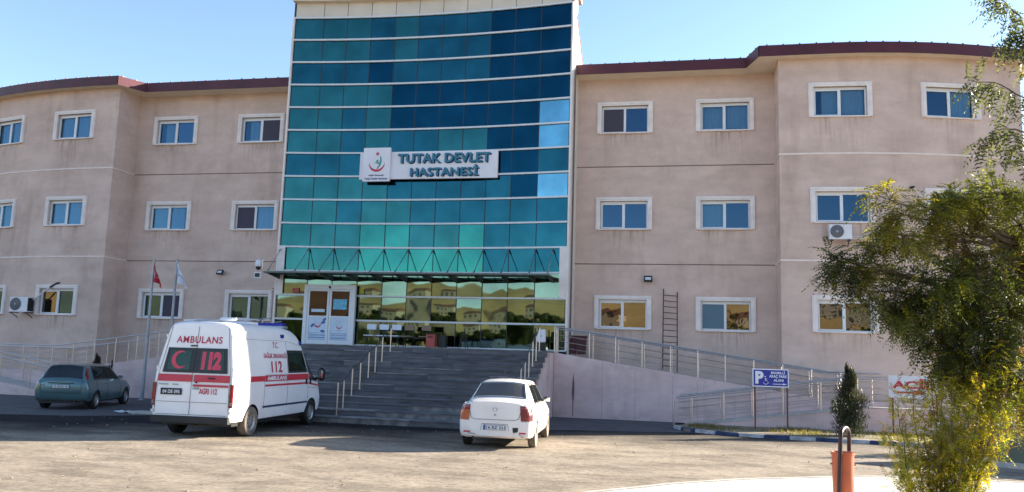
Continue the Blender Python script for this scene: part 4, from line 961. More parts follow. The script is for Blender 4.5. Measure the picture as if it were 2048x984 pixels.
# ================================================================== FLAGPOLES
def flagpole(label, x, y, h, fm, mark, wave, flz):
    t = thing('flagpole', label, 'flagpole', (x, y, 0), group=None)
    m = MB(); m.tube([(x, y, 0), (x, y, h*.5), (x, y, h)], [.075, .060, .045], 12); m.lathe([(.06, 0), (.06, .05), (.02, .08)], (x, y, h), 'z', 12); m.build('pole', M['galv'], t, smooth=True)
    m = MB(); m.lathe([(.16, 0), (.16, .02), (.08, .025)], (x, y, .004), 'z', 14); m.build('base_plate', M['galv'], t)
    # hanging cloth: top corner at the pole, drooping, gathered in folds
    m = MB(); nu, nv = 14, 12; V = []; F = []
    for j in range(nv+1):
        v = j/nv
        for i in range(nu+1):
            u = i/nu; X = x+.05+wave[0]*u*(.55+.45*v)+.05*sin(u*9+v*2)*v; Z = flz-wave[1]*u-v*wave[2]*(1-u*.35)
            Y = y-.04+.10*sin(u*11+v*1.5)*(.3+v*.7)
            V.append((X, Y, Z))
    for j in range(nv):
        for i in range(nu): F.append((j*(nu+1)+i, (j+1)*(nu+1)+i, (j+1)*(nu+1)+i+1, j*(nu+1)+i+1))
    m.add(V, F); fl = m.build('flag', fm, t, smooth=True)
    def fp(u, v): # on cloth
        return (x+.05+wave[0]*u*(.55+.45*v)+.05*sin(u*9+v*2)*v, y-.055+.10*sin(u*11+v*1.5)*(.3+v*.7)-.012, flz-wave[1]*u-v*wave[2]*(1-u*.35))
    m = MB()
    if mark == 'tr':
        P, F = crescent2d(.38, .42, .16, .13, .05); m.add([fp(*p) for p in P], F); P, F = star2d(.60, .42, .08); m.add([fp(*p) for p in P], F)
        m.build('flag_emblem', M['flagwhite'], fl)
    else:
        P, F = crescent2d(.5, .5, .15, .145, .05, pi/2); m.add([fp(*p) for p in P], F); m.build('flag_emblem', M['posternavy'], fl)
flagpole('grey flagpole with a furled red crescent and star flag, left of the pair', -21.9, -3.9, 5.8, M['flagred'], 'tr', (.50, .62, .62), 5.65)
flagpole('grey flagpole with a drooping white flag, right of the pair behind the ambulance', -21.05, -3.55, 5.85, M['flagwhite'], 'mh', (.62, .62, .75), 5.75)
# the left pole is patched with a sleeve
# ================================================================== SIGNS BY THE LOW RAMP
t = thing('parking_sign', 'blue disabled parking sign with white P and wheelchair on two dark red posts', 'sign', (2.9, -5.5, .08))
for x in (2.40, 3.44): m = MB(); m.bar((x, -5.47, .05), (x, -5.47, 2.05), .045); m.build('post', M['postred'], t)
m = MB(); m.box(2.32, 3.49, -5.53, -5.505, 1.50, 2.10); pn = m.build('panel', M['whiteink'], t)
fy = lambda y: (lambda u, v: (u, y, v))
m = MB(); m.box(2.355, 3.455, -5.536, -5.531, 1.535, 2.065); m.build('blue_field', M['signblue'], pn)
m = MB(); q = fy(-5.541)
put_text(m, 'P', 2.41, 2.68, 1.60, 2.02, q, .05)
put_text(m, 'ENGELLİ', 2.92, 3.37, 1.935, 2.04, q, .03); put_text(m, 'ARAÇ PARK', 2.86, 3.435, 1.79, 1.905, q, .03); put_text(m, 'ALANI', 3.00, 3.32, 1.685, 1.77, q, .03)
m.add([q(*p) for p in [(2.97, 1.592), (3.30, 1.592), (3.30, 1.572), (3.44, 1.602), (3.30, 1.632), (3.30, 1.612), (2.97, 1.612)]], [tuple(range(7))])
# wheelchair symbol
m.add([q(*p) for p in disc2d(2.73, 1.84, .022, 12)], [tuple(range(12))])
for a, b_ in (((2.73, 1.80), (2.735, 1.71)), ((2.735, 1.76), (2.79, 1.76)), ((2.735, 1.71), (2.80, 1.71)), ((2.80, 1.71), (2.825, 1.63)), ((2.825, 1.63), (2.86, 1.64))):
    A, Bq = Vector((*a, 0)), Vector((*b_, 0)); d = (Bq-A).normalized(); nn = Vector((-d.y, d.x, 0))*.011; m.add([q(*(p.xy)) for p in (A-nn, Bq-nn, Bq+nn, A+nn)], [(0, 1, 2, 3)])
ar = [(-140+k*16) for k in range(16)]
for i in range(15):
    a, b_ = rad(ar[i]+30), rad(ar[i+1]+30); c = (2.745, 1.655); m.add([q(c[0]+r*cos(x), c[1]+r*sin(x)) for r, x in ((.062, a-1.2), (.062, b_-1.2), (.078, b_-1.2), (.078, a-1.2))], [(0, 1, 2, 3)])
m.build('lettering', M['whiteink'], pn)
t = thing('emergency_sign', 'white sign with red letters and red arrow half hidden by the tree', 'sign', (7.2, -5.5, .08))
for x in (6.72, 8.05): m = MB(); m.bar((x, -5.47, .05), (x, -5.47, 2.0), .045); m.build('post', M['postred'], t)
m = MB(); m.box(6.60, 8.12, -5.53, -5.505, 1.30, 2.02); pn = m.build('panel', M['white'], t)
m = MB(); q = fy(-5.536); put_text(m, 'ACİL', 6.70, 7.98, 1.60, 1.93, q, .045)
m.add([q(*p) for p in [(6.86, 1.45), (7.35, 1.45), (7.35, 1.39), (7.75, 1.48), (7.35, 1.57), (7.35, 1.51), (6.86, 1.51)]], [tuple(range(7))]); m.build('lettering', M['redtext'], pn)

# ================================================================== ORANGE STREET BIN, FOREGROUND
bc = Vector((2.50, -20.5, .10))
t = thing('litter_bin', 'orange tilting bin hung on a dark hooped post in the foreground', 'bin', bc)
R90 = Matrix.Rotation(rad(-12), 3, 'Z')
m = MB(); pts = []
hw = .10; top = 1.06
for k in range(13):
    a = pi*k/12; pts.append(bc+Vector((.03-hw*cos(a), -.20*cos(a), top+.13*sin(a))))
L0 = bc+Vector((.03-hw-.05, -.20, 0))
m.tube([L0]+pts+[bc+Vector((.03+hw-.02, .20, 0))], .033, 12); m.build('hoop_post', M['darkpost'], t, smooth=True)
m = MB(); c0 = bc+Vector((-.01, 0, .17))
m.lathe([(.001, .0), (.150, .0), (.155, .01), (.160, .30), (.168, .60), (.180, .605), (.180, .64), (.165, .64), (.158, .60), (.148, .03), (.001, .03)], c0, 'z', 32); m.build('bin_body', M['orange'], t, smooth=True)
m = MB(); m.bar(c0+Vector((-.19, 0, .45)), c0+Vector((.19, 0, .45)), .02); m.build('hinge', M['darkpost'], t)

# low panelled wall at the far right
W = thing('low_wall', 'low wall of grey green panels between pale concrete posts at the right edge', 'wall', (7.5, -12.6, 0))
d = Vector((.90, -.43, 0)).normalized(); o0 = Vector((6.2, -12.05, 0)); R = Matrix.Rotation(atan2(d.y, d.x), 3, 'Z')
for k in range(5):
    m = MB(); m.obox(o0+d*(k*1.05)+Vector((0, 0, .47)), .14, .16, .94, R); m.build('post', M['concrete'], W)
    if k < 4: m = MB(); m.obox(o0+d*(k*1.05+.525)+Vector((0, 0, .52)), .91, .07, .78, R); m.build('panel', M['lowpanel'], W)
m = MB(); m.obox(o0+d*2.1+Vector((0, -.03, .07)), 4.9, .26, .13, R); m.build('plinth', M['concrete'], W)
bmw = bmesh.new(); bmesh.ops.create_grid(bmw, x_segments=8, y_segments=5, size=.5)
for v in bmw.verts: v.co = Vector((v.co.x*.75, v.co.y*.45, .02+.05*random.random()))
me = bpy.data.meshes.new('crumpled_paper'); bmw.to_mesh(me); bmw.free(); me.materials.append(M['paper'])
o = bpy.data.objects.new('crumpled_paper', me); COL.objects.link(o); o.location = (-18.1, -9.9, .0); tag(o, 'crumpled pale paper lying on the ground between hatchback and ambulance', 'litter')
m = MB(); m.box(-17.9, -16.6, -10.15, -9.6, 0, .07); tag(m.build('concrete_slab', M['concrete']), 'flat loose concrete slab on the ground left of the ambulance', 'slab')
# ================================================================== VEHICLES
class Car:
    """body lofted through stations; local frame: x right, y forward, z up, rear bumper at y=0"""
    def __init__(s, name, label, cat, loc, rz, st, scale=1.0, ring=None):
        s.t = thing(name, label, cat, loc, rz, '__local'); s.t.scale = (scale,)*3; s.st = st; s.ringf = ring or s.ring_car
        s.L = st[-1][0]
    def stn(s, y):
        st = s.st; y = max(st[0][0], min(st[-1][0], y))
        for i in range(len(st)-1):
            if st[i][0] <= y <= st[i+1][0]: break
        p1, p2 = st[i], st[i+1]; t = (y-p1[0])/(p2[0]-p1[0]) if p2[0] > p1[0] else 0
        p0 = st[max(0, i-1)]; p3 = st[min(len(st)-1, i+2)]; out = []
        for k in range(1, 7):
            h = p2[0]-p1[0]
            m1 = (p2[k]-p0[k])/(p2[0]-p0[0]) if p2[0] > p0[0] else 0; m2 = (p3[k]-p1[k])/(p3[0]-p1[0]) if p3[0] > p1[0] else 0
            dd = (p2[k]-p1[k])/h
            if dd == 0: m1 = m2 = 0
            else:
                if m1*dd <= 0: m1 = 0
                elif abs(m1) > 2.5*abs(dd): m1 = 2.5*dd
                if m2*dd <= 0: m2 = 0
                elif abs(m2) > 2.5*abs(dd): m2 = 2.5*dd
            h00 = 2*t**3-3*t**2+1; h10 = t**3-2*t**2+t; h01 = -2*t**3+3*t**2; h11 = t**3-t**2
            out.append(h00*p1[k]+h10*h*m1+h01*p2[k]+h11*h*m2)
        return out
    def ring_car(s, y):
        zb, w, zbelt, wbelt, zr, wr = s.stn(y)
        return [(0, zb), (.80*w, zb), (.94*w, zb+.03), (.985*w, zb+.13), (w, zb+(zbelt-zb)*.45), (w*.995, zb+(zbelt-zb)*.70), (wbelt+(w-wbelt)*.35, zbelt-.055), (wbelt, zbelt),
                (wbelt+(wr-wbelt)*.33, zbelt+(zr-.04-zbelt)*.36), (wbelt+(wr-wbelt)*.70, zbelt+(zr-.04-zbelt)*.72), (wr, zr-.045), (wr-.05, zr-.016), (wr*.78, zr), (wr*.4, zr+.018), (0, zr+.024)]
    def ring_van(s, y):
        zb, w, zbelt, wbelt, zr, wr = s.stn(y)
        return [(0, zb), (.85*w, zb), (.955*w, zb+.03), (.985*w, zb+.18), (w, zb+(zbelt-zb)*.5), (wbelt+(w-wbelt)*.4, zbelt-.12), (wbelt, zbelt), (wbelt+(wr-wbelt)*.30, zbelt+(zr-.22-zbelt)*.36),
                (wbelt+(wr-wbelt)*.64, zbelt+(zr-.22-zbelt)*.72), (wr, zr-.20), (wr-.035, zr-.10), (wr-.10, zr-.035), (wr-.22, zr-.005), (wr*.4, zr+.012), (0, zr+.016)]
    def lean(s, y, z): return 0.0
    def build_body(s, paint, arches, ny=90, extra_dark=None):
        st = s.st; yy = sorted(set([a[0] for a in st]+[st[0][0]+(st[-1][0]-st[0][0])*i/ny for i in range(ny+1)]))
        m = MB(); rows = []
        for y in yy:
            r = s.ringf(y); full = r+[(-p[0], p[1]) for p in r[-2:0:-1]]; b = len(m.v)
            m.v += [(p[0], y+s.lean(y, p[1]), p[1]) for p in full]; rows.append((b, len(full)))
        n = rows[0][1]
        for i in range(len(rows)-1):
            a, c = rows[i][0], rows[i+1][0]
            for k in range(n): m.f.append((a+k, a+(k+1) % n, c+(k+1) % n, c+k)); m.m.append(0)
        m.f.append(tuple(rows[0][0]+k for k in range(n))[::-1]); m.m.append(0)
        m.f.append(tuple(rows[-1][0]+k for k in range(n))); m.m.append(0)
        o = m.build('body', [paint, M['black']], s.t, fix=True)
        cutters = []
        for (cy, cz, r, x0, x1) in arches:
            for sg in (1, -1):
                c = MB(); nn = 32; xa, xb = sorted((sg*x0, sg*x1))
                c.add([(xa, cy+r*cos(2*pi*k/nn), cz+r*sin(2*pi*k/nn)) for k in range(nn)]+[(xb, cy+r*cos(2*pi*k/nn), cz+r*sin(2*pi*k/nn)) for k in range(nn)],
                      [tuple(range(nn)), tuple(range(nn, 2*nn))[::-1]]+[(k, nn+k, nn+(k+1) % nn, (k+1) % nn) for k in range(nn)], 1)
                co = c.build('cutter', [paint, M['black']], s.t, fix=True); cutters.append(co)
        for co in cutters:
            md = o.modifiers.new('cut', 'BOOLEAN'); md.object = co; md.operation = 'DIFFERENCE'; md.solver = 'EXACT'
        dg = bpy.context.evaluated_depsgraph_get(); dg.update()
        me = bpy.data.meshes.new_from_object(o.evaluated_get(dg)); o.modifiers.clear(); o.data = me
        me.polygons.foreach_set('use_smooth', [True]*len(me.polygons)); me.set_sharp_from_angle(angle=rad(38)); me.update()
        for co in cutters: bpy.data.objects.remove(co)
        s.body = o; return o
    # --- surface maps
    def side(s, y, z, off=.004, sg=1):
        r = s.ringf(y); x = 0
        for i in range(2, len(r)-2):
            (xa, za), (xb, zb_) = r[i], r[i+1]
            if min(za, zb_) <= z <= max(za, zb_) and abs(zb_-za) > 1e-6: x = xa+(xb-xa)*(z-za)/(zb_-za); break
        else: x = r[2][0] if z < r[2][1] else r[-3][0]
        return (sg*(x+off), y+s.lean(y, z), z)
    def topz(s, x, y):
        r = s.ringf(y); x = abs(x)
        for i in range(len(r)-1, 8, -1):
            (xa, za), (xb, zb_) = r[i-1], r[i]
            if xb <= x <= xa: return zb_+(za-zb_)*(x-xb)/max(1e-6, (xa-xb))
        return None
    def slope(s, x, t, ya, yb, off=.006):
        """point on a sloping screen between stations ya (low) and yb (high); t = 0..1"""
        y = ya+(yb-ya)*t; r = s.ringf(y); w = r[10][0] if s.ringf == s.ring_car else r[9][0]; xx = x*w
        z = s.topz(xx, y) or r[-1][1]; sgn = -1 if yb > ya else 1
        return (xx, y+sgn*off*.7+s.lean(y, z), z+off*.7)
    def patch(s, name, mt, fn, corners, n=10, m_=6, parent=None, mb=None, mi=0):
        """corners in (u,v): c00,c10,c11,c01"""
        own = mb is None; mb = mb or MB(); V = []; F = []
        for j in range(m_+1):
            for i in range(n+1):
                a, b = i/n, j/m_
                u = (corners[0][0]*(1-a)+corners[1][0]*a)*(1-b)+(corners[3][0]*(1-a)+corners[2][0]*a)*b
                v = (corners[0][1]*(1-a)+corners[1][1]*a)*(1-b)+(corners[3][1]*(1-a)+corners[2][1]*a)*b
                V.append(fn(u, v))
        for j in range(m_):
            for i in range(n): F.append((j*(n+1)+i, j*(n+1)+i+1, (j+1)*(n+1)+i+1, (j+1)*(n+1)+i))
        mb.add(V, F, mi)
        if own: return mb.build(name, mt, parent or s.t, smooth=True)
    def line(s, mb, fn, pts, w=.006, mi=0, sub=8):
        P = []
        for i in range(len(pts)-1):
            for k in range(sub): t = k/sub; P.append((pts[i][0]*(1-t)+pts[i+1][0]*t, pts[i][1]*(1-t)+pts[i+1][1]*t))
        P.append(pts[-1]); mb.tube([fn(*p) for p in P], w/2, 4, mi)
    def wheel(s, x, y, r, wd, tyre, rimm, sg, spokes=6, kind='hub'):
        m = MB(); c = (x, y, r); h = wd/2
        m.lathe([(r*.60, -h*.86), (r*.66, -h), (r*.93, -h*.95), (r*.985, -h*.75), (r, -h*.4), (r, h*.4), (r*.985, h*.75), (r*.93, h*.95), (r*.66, h), (r*.60, h*.86)], c, 'x', 36)
        for q in range(5): m.lathe([(r*1.001, -h*.6+q*h*.3-.004), (r*.985, -h*.6+q*h*.3), (r*1.001, -h*.6+q*h*.3+.004)], c, 'x', 36)
        w = m.build('wheel', tyre, s.t, smooth=True)
        m = MB(); e = sg*h*.78
        m.lathe([(r*.62, sg*h*.9), (r*.60, e), (r*.52, e-sg*.02)], c, 'x', 30)
        m.lathe([(r*.52, e-sg*.075), (.001, e-sg*.075)], c, 'x', 30, 1)
        for k in range(spokes):
            a = 2*pi*k/spokes+.3; ca, sa = cos(a), sin(a); P = []
            for rr, ww in ((r*.10, r*.10), (r*.55, r*.075)):
                for sd in (-1, 1): P.append((c[0]+e-sg*(.0 if rr < r*.3 else .018), c[1]+rr*ca-sd*ww*sa, c[2]+rr*sa+sd*ww*ca))
            Q = [(p[0]-sg*.03, p[1], p[2]) for p in P]
            m.add(P+Q, [(0, 1, 3, 2), (0, 2, 6, 4), (1, 5, 7, 3), (4, 6, 7, 5)], 0)
        m.lathe([(r*.17, e-sg*.02), (r*.16, e+sg*.008), (.001, e+sg*.012)], c, 'x', 16)
        for k in range(5): a = 2*pi*k/5; m.lathe([(.012, e), (.012, e+sg*.012), (.001, e+sg*.012)], (c[0], c[1]+r*.24*cos(a), c[2]+r*.24*sin(a)), 'x', 6)
        m.build('rim', [rimm, M['black']], w, smooth=True); return w

def mirror_part(car, x, y, z, sg, size=(.20, .10, .14), mt=None):
    m = MB(); bmx = bmesh.new(); bmesh.ops.create_cube(bmx, size=1, matrix=Matrix.Translation((x+sg*size[0]/2, y, z)) @ Matrix.Diagonal((*size, 1)))
    bmesh.ops.bevel(bmx, geom=bmx.edges[:], offset=min(size)*.35, segments=3, affect='EDGES')
    V = [tuple(v.co) for v in bmx.verts]; F = [tuple(v.index for v in f.verts) for f in bmx.faces]; bmx.free()
    m.add(V, F); m.bar((x-sg*.03, y+.02, z-.04), (x+sg*.05, y+.01, z-.03), .04, .03)
    o = m.build('wing_mirror', mt or M['black'], car.t, smooth=True)
    m = MB(); m.box(x+sg*.02, x+sg*(size[0]-.02), y-size[1]/2-.004, y-size[1]/2+.002, z-size[2]*.36, z+size[2]*.36); m.build('mirror_glass', mirror_glass('mirror', (.8, .8, .8), (.02, .02, .02), .9), o)

# ------------------------------------------------------------------ WHITE SEDAN
# (y, z_bottom, half width, z_belt, half width belt, z_roof, half width roof)
st = [(0.00, .30, .74, .99, .70, 1.045, .63), (.05, .26, .81, 1.02, .715, 1.06, .65), (.16, .245, .85, 1.03, .735, 1.075, .67), (.40, .24, .868, 1.03, .745, 1.09, .68), (.52, .235, .87, 1.03, .75, 1.10, .685),
      (.62, .235, .87, 1.03, .755, 1.13, .68), (1.12, .235, .872, 1.01, .77, 1.465, .575), (1.30, .235, .872, .985, .775, 1.50, .565), (1.75, .235, .872, .985, .78, 1.525, .57), (2.25, .235, .872, .98, .78, 1.52, .575),
      (2.60, .235, .872, .97, .78, 1.475, .585), (3.25, .235, .87, .955, .765, 1.03, .70), (3.35, .24, .868, .95, .76, .99, .70), (3.8, .25, .85, .90, .74, .94, .66), (4.1, .28, .80, .80, .70, .84, .62), (4.25, .34, .68, .66, .62, .70, .54)]
ang = rad(3.2)
wc = Car('parked_car', 'white sedan seen from behind at the foot of the stairs with scuffed rear bumper', 'car', (-4.47, -14.72, 0), ang, st, 1.07)
wc.build_body(M['whitepaint'], [(.86, .30, .335, .62, 1.0), (3.49, .30, .335, .62, 1.0)])
rear = lambda x, z, off=.004: (x, wc_rear(x, z)-off, z)
def wc_rear(x, z):
    # rear skin: find smallest y whose ring contains (x, z)
    y = 0.0
    for k in range(60):
        r = wc.ringf(y); xs_ = wc.side(y, z, 0)[0] if z < r[10][1] else 0; tz = wc.topz(x, y)
        if abs(x) <= xs_+1e-4 and z >= r[0][1] and (tz is None or z <= tz): return y
        y += .01
    return y
T = wc.t
for sg in (1, -1):
    wc.wheel(sg*.775, .86, .30, .185, M['paletyre'] if sg > 0 else M['rubber'], M['rim'], sg, 7); wc.wheel(sg*.775, 3.49, .30, .185, M['paletyre'] if sg > 0 else M['rubber'], M['rim'], sg, 7)
# rear screen, side glass
sl = lambda u, t: wc.slope(u, t, .64, 1.10)
wc.patch('rear_window', M['carglass2'], lambda u, t: wc.slope(u, t, .655, 1.085, .008), [(-.90, 0), (.90, 0), (.88, 1), (-.88, 1)], 16, 8)
m = MB()
for a, b_ in (((-.92, -.03), (.92, -.03)), ((.92, -.03), (.90, 1.03)), ((.90, 1.03), (-.90, 1.03)), ((-.90, 1.03), (-.92, -.03))): wc.line(m, sl, [a, b_], .016)
m.build('window_seal', M['black'], T)
m = MB(); m.add([wc.slope(-.90, 0, .655, 1.085, -.01), wc.slope(.90, 0, .655, 1.085, -.01), wc.slope(.88, 1, .655, 1.085, -.01), wc.slope(-.88, 1, .655, 1.085, -.01)], [(0, 1, 2, 3)])
m.build('dark_cabin', mat('cabin_dark', (.035, .03, .032), .8, var=.5, scale=5), T)
m = MB()
for x in (-.30, .33): m.prism_y([(x-.11, 1.10), (x+.11, 1.10), (x+.10, 1.27), (x+.05, 1.31), (x-.05, 1.31), (x-.10, 1.27)], .83, .86)
m.v = [(v[0], v[1]+(v[2]-1.1)*1.0, v[2]) for v in m.v]
sd = lambda sg: (lambda y, z: wc.side(y, z, .006, sg))
for sg in (1, -1):
    wc.patch('side_window', M['carglass'], sd(sg), [(1.12, 1.01), (1.72, 1.005), (1.72, 1.42), (1.33, 1.42)], 8, 8)
    wc.patch('side_window', M['carglass'], sd(sg), [(1.80, 1.005), (2.86, 1.0), (2.48, 1.405), (1.80, 1.425)], 12, 8)
    m = MB()
    for pl in ([(1.07, .995), (2.93, .985), (2.50, 1.43), (1.30, 1.45), (1.07, .995)], [(1.76, 1.0), (1.76, 1.43)]): wc.line(m, sd(sg), pl, .022)
    m.build('window_seal', M['black'], T)
    m = MB()
    for pl in ([(1.76, .30), (1.76, .98)], [(2.88, .32), (2.90, .97)], [(1.25, .52), (1.14, .72), (1.10, .98)], [(1.0, .28), (2.95, .28)]): wc.line(m, sd(sg), pl, .007)
    m.build('panel_gap', M['black'], T)
    m = MB()
    for y in (1.62, 2.55): m.obox(wc.side(y, .84, .018, sg), .03, .16, .03)
    m.build('door_handle', M['whitepaint'], T)
    mirror_part(wc, sg*.80, 2.72, 1.03, sg, (.20, .10, .13))
# boot lid outline, lamps, bumper
rp = lambda x, z: rear(x, z, .004)
m = MB()
wc.line(m, rp, [(-.61, 1.03), (-.595, .88), (-.55, .70), (-.46, .665), (.46, .665), (.55, .70), (.595, .88), (.61, 1.03)], .012); m.build('boot_gap', M['black'], T)
m = MB(); wc.line(m, lambda x, z: rear(x, z, .0), [(-.79, .635), (-.6, .635)], .007); wc.line(m, lambda x, z: rear(x, z, 0), [(.6, .635), (.79, .635)], .007); m.build('bumper_gap', M['black'], T)
m = MB(); P = [(-.33, .42), (-.30, .57), (.30, .57), (.33, .42)]; wc.line(m, rp, P, .012); m.build('plate_recess', M['galv'], T)
for sg in (-1, 1):
    m = MB(); seg = [(.545, .64, .72, .78), (.60, .665, .795, .80)]
    def lamp(x, z): return rear(x, z, .012)
    def pw(z, e): # outline: inner/outer x by height
        t = (z-.65)/.40; return (.60-.035*t+.0 if e == 0 else .80-.075*t**2)
    for (za, zb_, mi) in ((.65, .76, 2), (.76, .87, 1), (.87, 1.05, 0)):
        V = []; F = []
        for j in range(5):
            z = za+(zb_-za)*j/4; a, b_ = pw(z, 0), pw(z, 1)
            for i in range(7): x = a+(b_-a)*i/6; V.append(lamp(sg*x, z))
        for j in range(4):
            for i in range(6): F.append((j*7+i, j*7+i+1, (j+1)*7+i+1, (j+1)*7+i))
        m.add(V, F, mi)
        V = []; F = []
        for j in range(5):
            z = za+(zb_-za)*j/4; y0 = wc_rear(.78, z)
            for i in range(3): y = max(.0, y0)+.0+i*(.05+.02*(z-.65)); V.append(wc.side(min(.30, y+.02), z, .010, sg))
        for j in range(4):
            for i in range(2): F.append((j*3+i, j*3+i+1, (j+1)*3+i+1, (j+1)*3+i))
        m.add(V, F, mi)
    m.build('tail_light', [M['lampred'], M['lamporange'] if sg < 0 else M['lampred'], M['lampred'] if sg > 0 else M['lamporange']], T, smooth=True)
    m = MB(); m.box(sg*.64-.08, sg*.64+.08, wc_rear(.72, .37)-.012, wc_rear(.6, .37)+.02, .365, .40)
    m.build('reflector', M['redtext'], T)
y0 = wc_rear(0, .50)-.012
m = MB(); m.box(-.26, .26, y0-.008, y0, .435, .548, 2); m.box(-.252, .252, y0-.012, y0-.008, .443, .540, 0); m.box(-.252, -.205, y0-.0135, y0-.012, .443, .540, 1)
put_text(m, '16 RZ 221', -.185, .24, .460, .523, lambda u, v: (u, y0-.0145, v), .03, 3, 1.05); m.build('number_plate', [M['plate'], M['posterblue'], M['black'], M['ink']], T)
y1 = wc_rear(0, .80)-.006
m = MB(); P = [(-.055, .93), (.055, .93), (.05, .88), (.03, .855), (-.03, .855), (-.05, .88)]
m.add([(p[0], y1-.008, p[1]) for p in P], [tuple(range(6))], 0); P2 = [(p[0]*.62, .89+(p[1]-.89)*.55-.006) for p in P]; m.add([(p[0], y1-.010, p[1]) for p in P2], [tuple(range(6))], 1)
m.add([(-.03, y1-.011, .922), (.03, y1-.011, .922), (.03, y1-.011, .91), (-.03, y1-.011, .91)], [(0, 1, 2, 3)], 1); m.build('badge', [M['rim'], M['whitepaint']], T)
m = MB(); m.lathe([(.024, -.008), (.024, .01)], (0, y1, .775), 'y', 14); m.lathe([(.001, -.009), (.024, -.008)], (0, y1, .775), 'y', 14); m.build('boot_lock', M['galv'], T)
yb = wc_rear(.5, .38)-.006
m = MB()
P = [(.41, .50), (.54, .505), (.54, .42), (.50, .39), (.47, .40), (.45, .37), (.42, .40)]; m.add([(p[0], yb-.004+abs(p[0]-.47)*.1, p[1]) for p in P], [tuple(range(7))])
for (a, b_, c, d) in ((-.62, -.50, .338, .352), (-.74, -.66, .305, .325), (.55, .62, .34, .35), (-.50, -.44, .325, .338), (.60, .68, .30, .312)): 
    yq = wc_rear(max(abs(a), abs(b_)), c)-.004; m.box(a, b_, yq, yq+.01, c, d)
m.build('bumper_damage', M['black'], T, False)
m = MB(); m.tube([(-.50, .02, .255), (-.50, .25, .26)], .032, 12); m.build('exhaust', M['rust'], T, smooth=True)
m = MB(); m.tube([(.02, 1.55, 1.53), (-.02, 1.32, 1.76)], .004, 5); m.build('aerial', M['black'], T)
# under body
m = MB(); m.box(-.70, .70, .45, 4.0, .21, .27); m.build('underbody', M['black'], T)

# ------------------------------------------------------------------ AMBULANCE
st = [(0.0, .40, .955, 1.42, .945, 2.57, .775), (.06, .36, .985, 1.43, .965, 2.61, .795), (.25, .34, .987, 1.43, .968, 2.63, .80), (2.6, .34, .987, 1.43, .968, 2.63, .80), (3.3, .34, .987, 1.43, .968, 2.60, .795), (3.8, .34, .987, 1.42, .966, 2.50, .785),
      (4.15, .34, .987, 1.41, .962, 2.32, .765), (4.40, .34, .985, 1.40, .955, 2.12, .75), (4.72, .34, .98, 1.36, .94, 1.75, .80), (5.02, .34, .97, 1.28, .915, 1.36, .82), (5.25, .35, .945, 1.15, .88, 1.24, .80), (5.42, .38, .89, .98, .82, 1.05, .74), (5.50, .42, .80, .82, .74, .90, .66)]
am = Car('ambulance', 'white high roof ambulance with red stripes and rear doors towards the camera', 'ambulance', (-11.98, -15.85, 0), rad(3.0), st, 1.10)
am.ringf = am.ring_van
am.lean = lambda y, z: max(0, z-1.15)*.13*max(0, 1-y/1.6)
am.build_body(M['vanpaint'], [(1.02, .34, .40, .66, 1.1), (4.62, .34, .40, .66, 1.1)], 110)
T = am.t
for sg in (1, -1):
    for y in (1.02, 4.62): am.wheel(sg*.875, y, .345, .215, M['paletyre'] if (sg > 0 and y < 2) else M['rubber'], M['rim'], sg, 9)
ar_ = lambda x, z, off=.006: (x, am.lean(0, z)-off, z)
rp = lambda x, z: ar_(x, z, .006)
# dark window band with two panes, crescent and 112
am.patch('window_band', M['black'], rp, [(-.80, 1.455), (.80, 1.455), (.725, 2.02), (-.725, 2.02)], 8, 6)
am.patch('rear_window', M['vanglass'], lambda x, z: ar_(x, z, .012), [(-.70, 1.52), (-.14, 1.52), (-.13, 1.96), (-.655, 1.96)], 4, 4)
am.patch('rear_window', M['vanglass'], lambda x, z: ar_(x, z, .012), [(.10, 1.52), (.70, 1.52), (.66, 1.96), (.10, 1.96)], 4, 4)
m = MB(); P, F = crescent2d(-.40, 1.745, .205, .165, .06, rad(8)); q = lambda u, v: ar_(u, v, .018)
m.add([q(*p) for p in P], F); put_text(m, '112', .14, .63, 1.535, 1.945, q, .07, 0, .9); m.build('window_lettering', mat('pink_red_film', (.62, .05, .10), .5, var=.12, scale=9), T)
m = MB(); put_text(m, 'AMBULANS', -.56, .57, 2.13, 2.29, rp, .018, 0, 1.1); put_text(m, 'AGRI 112', .16, .60, .985, 1.115, rp, .02); m.build('lettering', M['redtext'], T)
m = MB(); n8 = lambda a, b_, c, d: m.add([rp(a, c), rp(b_, c), rp(b_, d), rp(a, d)], [(0, 1, 2, 3)])
n8(-.875, -.045, 1.255, 1.415); n8(.0, .865, 1.255, 1.415); n8(-.0, .855, 1.15, 1.20); m.build('stripe', M['red'], T)
m = MB(); fl = lambda x, z: ar_(x, z, .008)
for pl in ([(-.04, 2.52), (-.04, .52)], [(-.86, .52), (.86, .52)], [(-.90, .55), (-.88, 1.4), (-.76, 2.1), (-.70, 2.50)], [(.90, .55), (.88, 1.4), (.76, 2.1), (.70, 2.50)], [(-.86, .80), (.86, .80)]): am.line(m, fl, pl, .009)
m.build('door_gap', M['black'], T)
m = MB(); m.box(-.185, -.02, -.02+am.lean(0, 2.06), .0+am.lean(0, 2.06), 2.055, 2.085); 
m.box(.36, .52, .0, .02, 1.33, 1.355) ; m.v = [(v[0], v[1]-.02 if v[2] < 1.5 else v[1], v[2]) for v in m.v]
m.box(.06, .10, -.02, .0, 1.225, 1.265); m.build('door_catch', M['black'], T)
m = MB(); m.box(-.82, -.60, -.022, -.004, 1.175, 1.20); m.box(-.50, -.36, -.022, -.004, 1.175, 1.20); m.box(-.01+.02, .16-.01, -.022, -.004, 1.09, 1.13); m.build('door_handle', M['galv'], T)
m = MB(); m.box(-.77, -.255, -.016, -.004, .955, 1.10, 0); put_text(m, '04 DE 095', -.72, -.30, .985, 1.065, lambda u, v: (u, -.018, v), .02, 1, 1.05)
